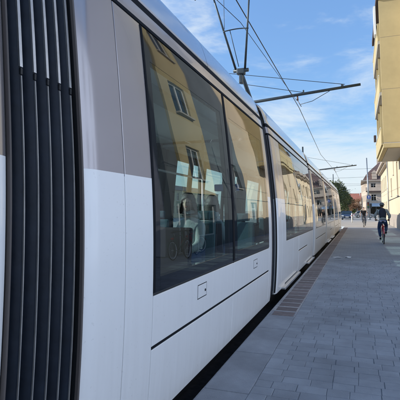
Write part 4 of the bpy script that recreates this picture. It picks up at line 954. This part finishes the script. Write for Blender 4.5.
def rider(loc, rz, label, jm, tm, backpack, helmet, sk=M_SKIN, hairm=M_HAIR, arms_bare=False, crank=2.2, lean=0.0):
    e = empty('person', loc, rz, label, 'person')
    bb = Vector((0, -.02, .29)); S = (0, -.22, 1.0)
    feet = {}
    for s in (-1, 1):
        a = crank+(0 if s > 0 else math.pi); feet[s] = Vector((s*.115, bb.y+.17*math.cos(a), bb.z+.17*math.sin(a)+.03))
    hip = {s: Vector((s*.095, -.20, 1.01)) for s in (-1, 1)}; knee = {}; ank = {}
    for s in (-1, 1):
        A_ = feet[s]+Vector((0, -.07, .09)); ank[s] = A_; H = hip[s]; d = A_-H; L1 = .43; L2 = .43; D = min(d.length, .855); m = H+d*.5; hgt = math.sqrt(max(1e-4, L1*L1-(D/2)**2))
        fwd = Vector((0, 1, 0)); fwd = (fwd-d.normalized()*fwd.dot(d.normalized())).normalized(); knee[s] = m+fwd*hgt+Vector((s*.05, 0, 0))
    sh = {s: Vector((s*.185, .06+lean, 1.47)) for s in (-1, 1)}; hand = {s: Vector((s*.265, .24, 1.055)) for s in (-1, 1)}; elb = {s: Vector((s*.31, .07+lean*.5, 1.24)) for s in (-1, 1)}
    wr = {s: hand[s]+Vector((s*.005, -.065, .035)) for s in (-1, 1)}
    J = [(Vector((0, -.2, 1.03)), .115), (Vector((0, -.16+lean*.3, 1.2)), .12), (Vector((0, -.05+lean*.7, 1.38)), .13), (Vector((0, .05+lean, 1.52)), .062), (Vector((0, .08+lean, 1.60)), .052)]
    E_ = [(0, 1), (1, 2), (2, 3), (3, 4)]
    def limb(pts, root):
        i0 = len(J); prev = root
        for p in pts: J.append(p); E_.append((prev, len(J)-1)); prev = len(J)-1
    for s in (-1, 1):
        limb([(sh[s], .06), (elb[s], .042), (wr[s], .028)], 2)
        limb([(hip[s]+Vector((0, .03, -.03)), .092), (knee[s], .06), (knee[s].lerp(ank[s], .35), .058), (ank[s], .038)], 0)
    vs, fs = skinned(J, E_, 2); body = MB(); body.add(vs, fs, 0, True)
    for q_, f_ in enumerate(fs):
        c_ = sum((vs[i] for i in f_), Vector())/len(f_)
        if c_.z < .98: body.m[q_] = 5
        elif c_.z < 1.51+lean*.2 and (not arms_bare or abs(c_.x) < .23) and (c_-wr[1]).length > .07 and (c_-wr[-1]).length > .07: body.m[q_] = 4
    hc = Vector((0, .115+lean, 1.70)); head_into(body, hc, Matrix.Identity(4))
    for s in (-1, 1): hand_into(body, wr[s], (hand[s]-wr[s])+Vector((-s*.01, .02, 0)), (0, 0, -1), 1.1, s)
    body.build('body', [sk, M_LIP, M_EYEW, M_EYED, jm, tm], e)
    # jacket
    def garment(name, J2, E2, m, par=e):
        v2, f2 = skinned(J2, E2, 2); g = MB(); g.add(v2, f2, 0, True); return g.build(name, m, par)
    JJ = [(Vector((0, -.20, 1.03)), (.158)), (Vector((0, -.19, 1.10)), .156), (J[1][0], .158), (J[2][0], .178), (Vector((0, .045+lean, 1.51)), .088)]; EE = [(0, 1), (1, 2), (2, 3), (3, 4)]
    for s in (-1, 1):
        b0_ = len(JJ); JJ.append((sh[s]-Vector((s*.01, 0, .01)), .078)); EE.append((3, b0_))
        if arms_bare: JJ.append((sh[s].lerp(elb[s], .55), .068)); EE.append((b0_, b0_+1))
        else: JJ += [(elb[s], .072), (wr[s].lerp(elb[s], .12), .052)]; EE += [(b0_, b0_+1), (b0_+1, b0_+2)]
    garment('t_shirt' if arms_bare else 'jacket', JJ, EE, jm)
    if not arms_bare:
        garment('shirt_hem', [(Vector((0, -.205, 1.03)), .148), (Vector((0, -.21, .985)), .150), (Vector((0, -.21, .95)), .152)], [(0, 1), (1, 2)], mat('lavender_shirt', (.55, .55, .72), .8))
    TT = [(Vector((0, -.205, 1.0)), .135), (Vector((0, -.19, 1.06)), .13)]; TE = [(0, 1)]
    for s in (-1, 1):
        b0_ = len(TT); TT += [(hip[s]+Vector((0, .03, -.03)), .108), (knee[s], .078), (knee[s].lerp(ank[s], .4), .072), (ank[s]+Vector((0, 0, .02)), .058)]; TE += [(0, b0_), (b0_, b0_+1), (b0_+1, b0_+2), (b0_+2, b0_+3)]
    garment('trousers', TT, TE, tm)
    for s in (-1, 1):
        f = ank[s]; garment('shoe', [(f+Vector((0, -.02, -.01)), .045), (f+Vector((0, .0, -.055)), .043), (f+Vector((0, .09, -.068)), .042), (f+Vector((0, .17, -.075)), .034)], [(0, 1), (1, 2), (2, 3)], M_DARK)
    if helmet:
        h = MB(); bm = bmesh.new(); bmesh.ops.create_uvsphere(bm, u_segments=24, v_segments=16, radius=1)
        bmesh.ops.delete(bm, geom=[v for v in bm.verts if v.co.z < -.12], context='VERTS')
        for v in bm.verts: v.co = Vector((v.co.x*.104, v.co.y*.135, v.co.z*.105))
        h.bm(bm, 0, Matrix.Translation(hc+Vector((0, -.01, .035))), True)
        for k in range(-2, 3): h.tube([hc+Vector((k*.034, -.01+.128*math.cos(t), .037+.104*math.sin(t)*math.sqrt(1-(k*.3)**2))) for t in [R(25+i*16) for i in range(9)]], .011, 5, 0)
        h.torus(hc+Vector((0, -.01, .022)), (0, 0, 1), .108, .012, 24, 6, 0); h.build('helmet', mat('helmet_grey', (.16, .17, .17), .4), e)
    hr = MB(); bm = bmesh.new(); bmesh.ops.create_uvsphere(bm, u_segments=20, v_segments=14, radius=1)
    bmesh.ops.delete(bm, geom=[v for v in bm.verts if v.co.z < -.45 or (v.co.y > .45 and v.co.z < .42)], context='VERTS')
    for v in bm.verts: v.co = Vector((v.co.x*.080, v.co.y*.103, v.co.z*.124))
    hr.bm(bm, 0, Matrix.Translation(hc+Vector((0, -.004, .004))), True); hr.build('hair', hairm, e)
    if backpack:
        T = Matrix.Translation((0, -.19+lean*.6, 1.335)) @ Matrix.Rotation(R(-18), 4, 'X')
        p = MB(); p.ball(T @ Vector((0, 0, .02)), (.155, .10, .25), 0, 24, Matrix.Rotation(R(-18), 4, 'X')); p.bbox(-.135, .135, -.06, .075, -.22, .17, .055, 0, T); bp = p.build('backpack', mat('backpack_navy', (.016, .022, .036), .7), e)
        p = MB(); p.bbox(-.105, .105, -.12, -.08, -.19, .02, .02, 0, T); p.build('front_pocket', mat('backpack_navy', (.016, .022, .036), .7), bp)
        for s in (-1, 1): p = MB(); p.tube([T @ Vector((s*.08, .07, .2)), sh[s]*.6+Vector((0, .02, 1.55))*.4+Vector((0, 0, .04)), sh[s]*.55+Vector((0, .13+lean, 1.38))*.45, T @ Vector((s*.13, .07, -.17))], .018, 6); p.build('strap', M_DARK, bp)
    return e
M_JACK = mat('grey_green_jacket', (.40, .43, .41), .85, var=.12, scale=14, bump=.4, bscale=25); M_JEAN = mat('blue_jeans', (.035, .075, .17), .85, var=.2, scale=12, bump=.4, bscale=30)
M_TSH = mat('black_tshirt', (.018, .018, .022), .85, bump=.3, bscale=25); M_JEANG = mat('grey_jeans', (.10, .12, .16), .85, var=.2, scale=12)
rider((1.03, 21.3, 0), 0, 'cyclist in grey green jacket, helmet and dark backpack riding away on the pavement', M_JACK, M_JEAN, True, True, crank=2.2)
rider((.48, 42.7, -.02), math.pi-.06, 'far cyclist in black t-shirt and grey jeans riding towards us in the sun', M_TSH, M_JEANG, False, False, sk=M_SKIN2, arms_bare=True, crank=1.0)

# passengers
def passenger(loc, rz, label, top, headturn=0, pitch=0, hair_long=True, hairm=M_HAIR):
    e = empty('person', loc, rz, label, 'person')       # origin on the seat surface, facing +Y
    J = [(Vector((0, -.02, .10)), .12), (Vector((0, -.05, .28)), .115), (Vector((0, -.04, .44)), .125), (Vector((0, -.01, .57)), .058), (Vector((0, .0, .645)), .05)]; E_ = [(0, 1), (1, 2), (2, 3), (3, 4)]
    wrp = {}
    for s in (-1, 1):
        i = len(J); J += [(Vector((s*.14, -.03, .49)), .05), (Vector((s*.18, .05, .25)), .042), (Vector((s*.09, .26, .18)), .028)]; E_ += [(2, i), (i, i+1), (i+1, i+2)]; wrp[s] = J[-1][0]
        i = len(J); J += [(Vector((s*.10, .03, .06)), .09), (Vector((s*.12, .44, .08)), .062), (Vector((s*.12, .46, -.36)), .042), (Vector((s*.12, .54, -.40)), .035)]; E_ += [(0, i), (i, i+1), (i+1, i+2), (i+2, i+3)]
    vs, fs = skinned(J, E_, 2); b = MB(); b.add(vs, fs, 0, True)
    for q_, f_ in enumerate(fs):
        c_ = sum((vs[i] for i in f_), Vector())/len(f_)
        if c_.z < .58 and all((c_-wrp[s_]).length > .05 for s_ in (-1, 1)): b.m[q_] = 4
    HM = Matrix.Rotation(headturn, 4, 'Z') @ Matrix.Rotation(pitch, 4, 'X'); hc = Vector((0, .03, .755)); head_into(b, hc, HM)
    for s in (-1, 1): hand_into(b, wrp[s], (-s*.6, .8, -.1), (0, 0, -1), .5, s)
    b.build('body', [M_SKIN2, M_LIP, M_EYEW, M_EYED, top], e)
    JJ = [(Vector((0, -.02, .06)), .15), (J[1][0], .14), (J[2][0], .155), (Vector((0, -.025, .52)), .12), (Vector((0, -.01, .575)), .085)]; EE = [(0, 1), (1, 2), (2, 3), (3, 4)]
    for s in (-1, 1):
        i = len(JJ); JJ += [(Vector((s*.135, -.03, .47)), .07), (Vector((s*.18, .05, .25)), .060), (Vector((s*.11, .23, .185)), .048)]; EE += [(2, i), (i, i+1), (i+1, i+2)]
    v2, f2 = skinned(JJ, EE, 2); g = MB(); g.add(v2, f2, 0, True)
    g.torus((0, -.045, .60), (0, -.35, 1), .085, .04, 20, 8); g.build('hoodie', top, e)
    TT = [(Vector((0, -.02, .08)), .13)]; TE = []
    for s in (-1, 1):
        i = len(TT); TT += [(Vector((s*.10, .03, .07)), .102), (Vector((s*.12, .45, .08)), .078), (Vector((s*.12, .465, -.34)), .058)]; TE += [(0, i), (i, i+1), (i+1, i+2)]
    v2, f2 = skinned(TT, TE, 2); g = MB(); g.add(v2, f2, 0, True); g.build('trousers', M_JEAN, e)
    # hair: cap plus bob falling to the jaw
    h = MB(); T = Matrix.Translation(hc) @ HM; bm = bmesh.new(); bmesh.ops.create_uvsphere(bm, u_segments=72, v_segments=54, radius=1)
    zc = -1.2 if hair_long else -.45
    dele = []
    for v in bm.verts:
        x, y, z = v.co
        if y > .38 and z < .36-.5*abs(x)**2 and abs(x) < .64: dele.append(v)
    bmesh.ops.delete(bm, geom=dele, context='VERTS')
    for v in bm.verts:
        x, y, z = v.co; k = 1
        Z = z*.132; X = x*.092; Y = y*.112
        if z < 0 and hair_long: r_ = math.sqrt(max(1e-4, 1-z*z)); X = x/r_*.100*(1+.24*(-z)); Y = y/r_*.112; Z = z*.150
        v.co = Vector((X+.002*math.sin(40*x+9*y), Y-.004, Z))
    h.bm(bm, 0, T, True); h.build('hair', hairm, e)
    return e
M_HOOD = mat('pale_hoodie', (.36, .40, .40), .85, var=.08, bump=.4, bscale=30)
passenger((-1.93, 4.93, .80), R(168), 'woman with dark bob hair in pale hoodie sitting behind the near tram window', M_HOOD, headturn=R(20))
passenger((-1.93, 5.78, .80), R(0), 'dark haired passenger seen faintly behind the woman in the near tram window', mat('grey_top', (.16, .2, .22), .85), headturn=R(10))
passenger((-3.15, 5.5, .80), R(0), 'passenger in dark top on the far side seats of the near tram car', mat('navy_top', (.03, .04, .08), .85))
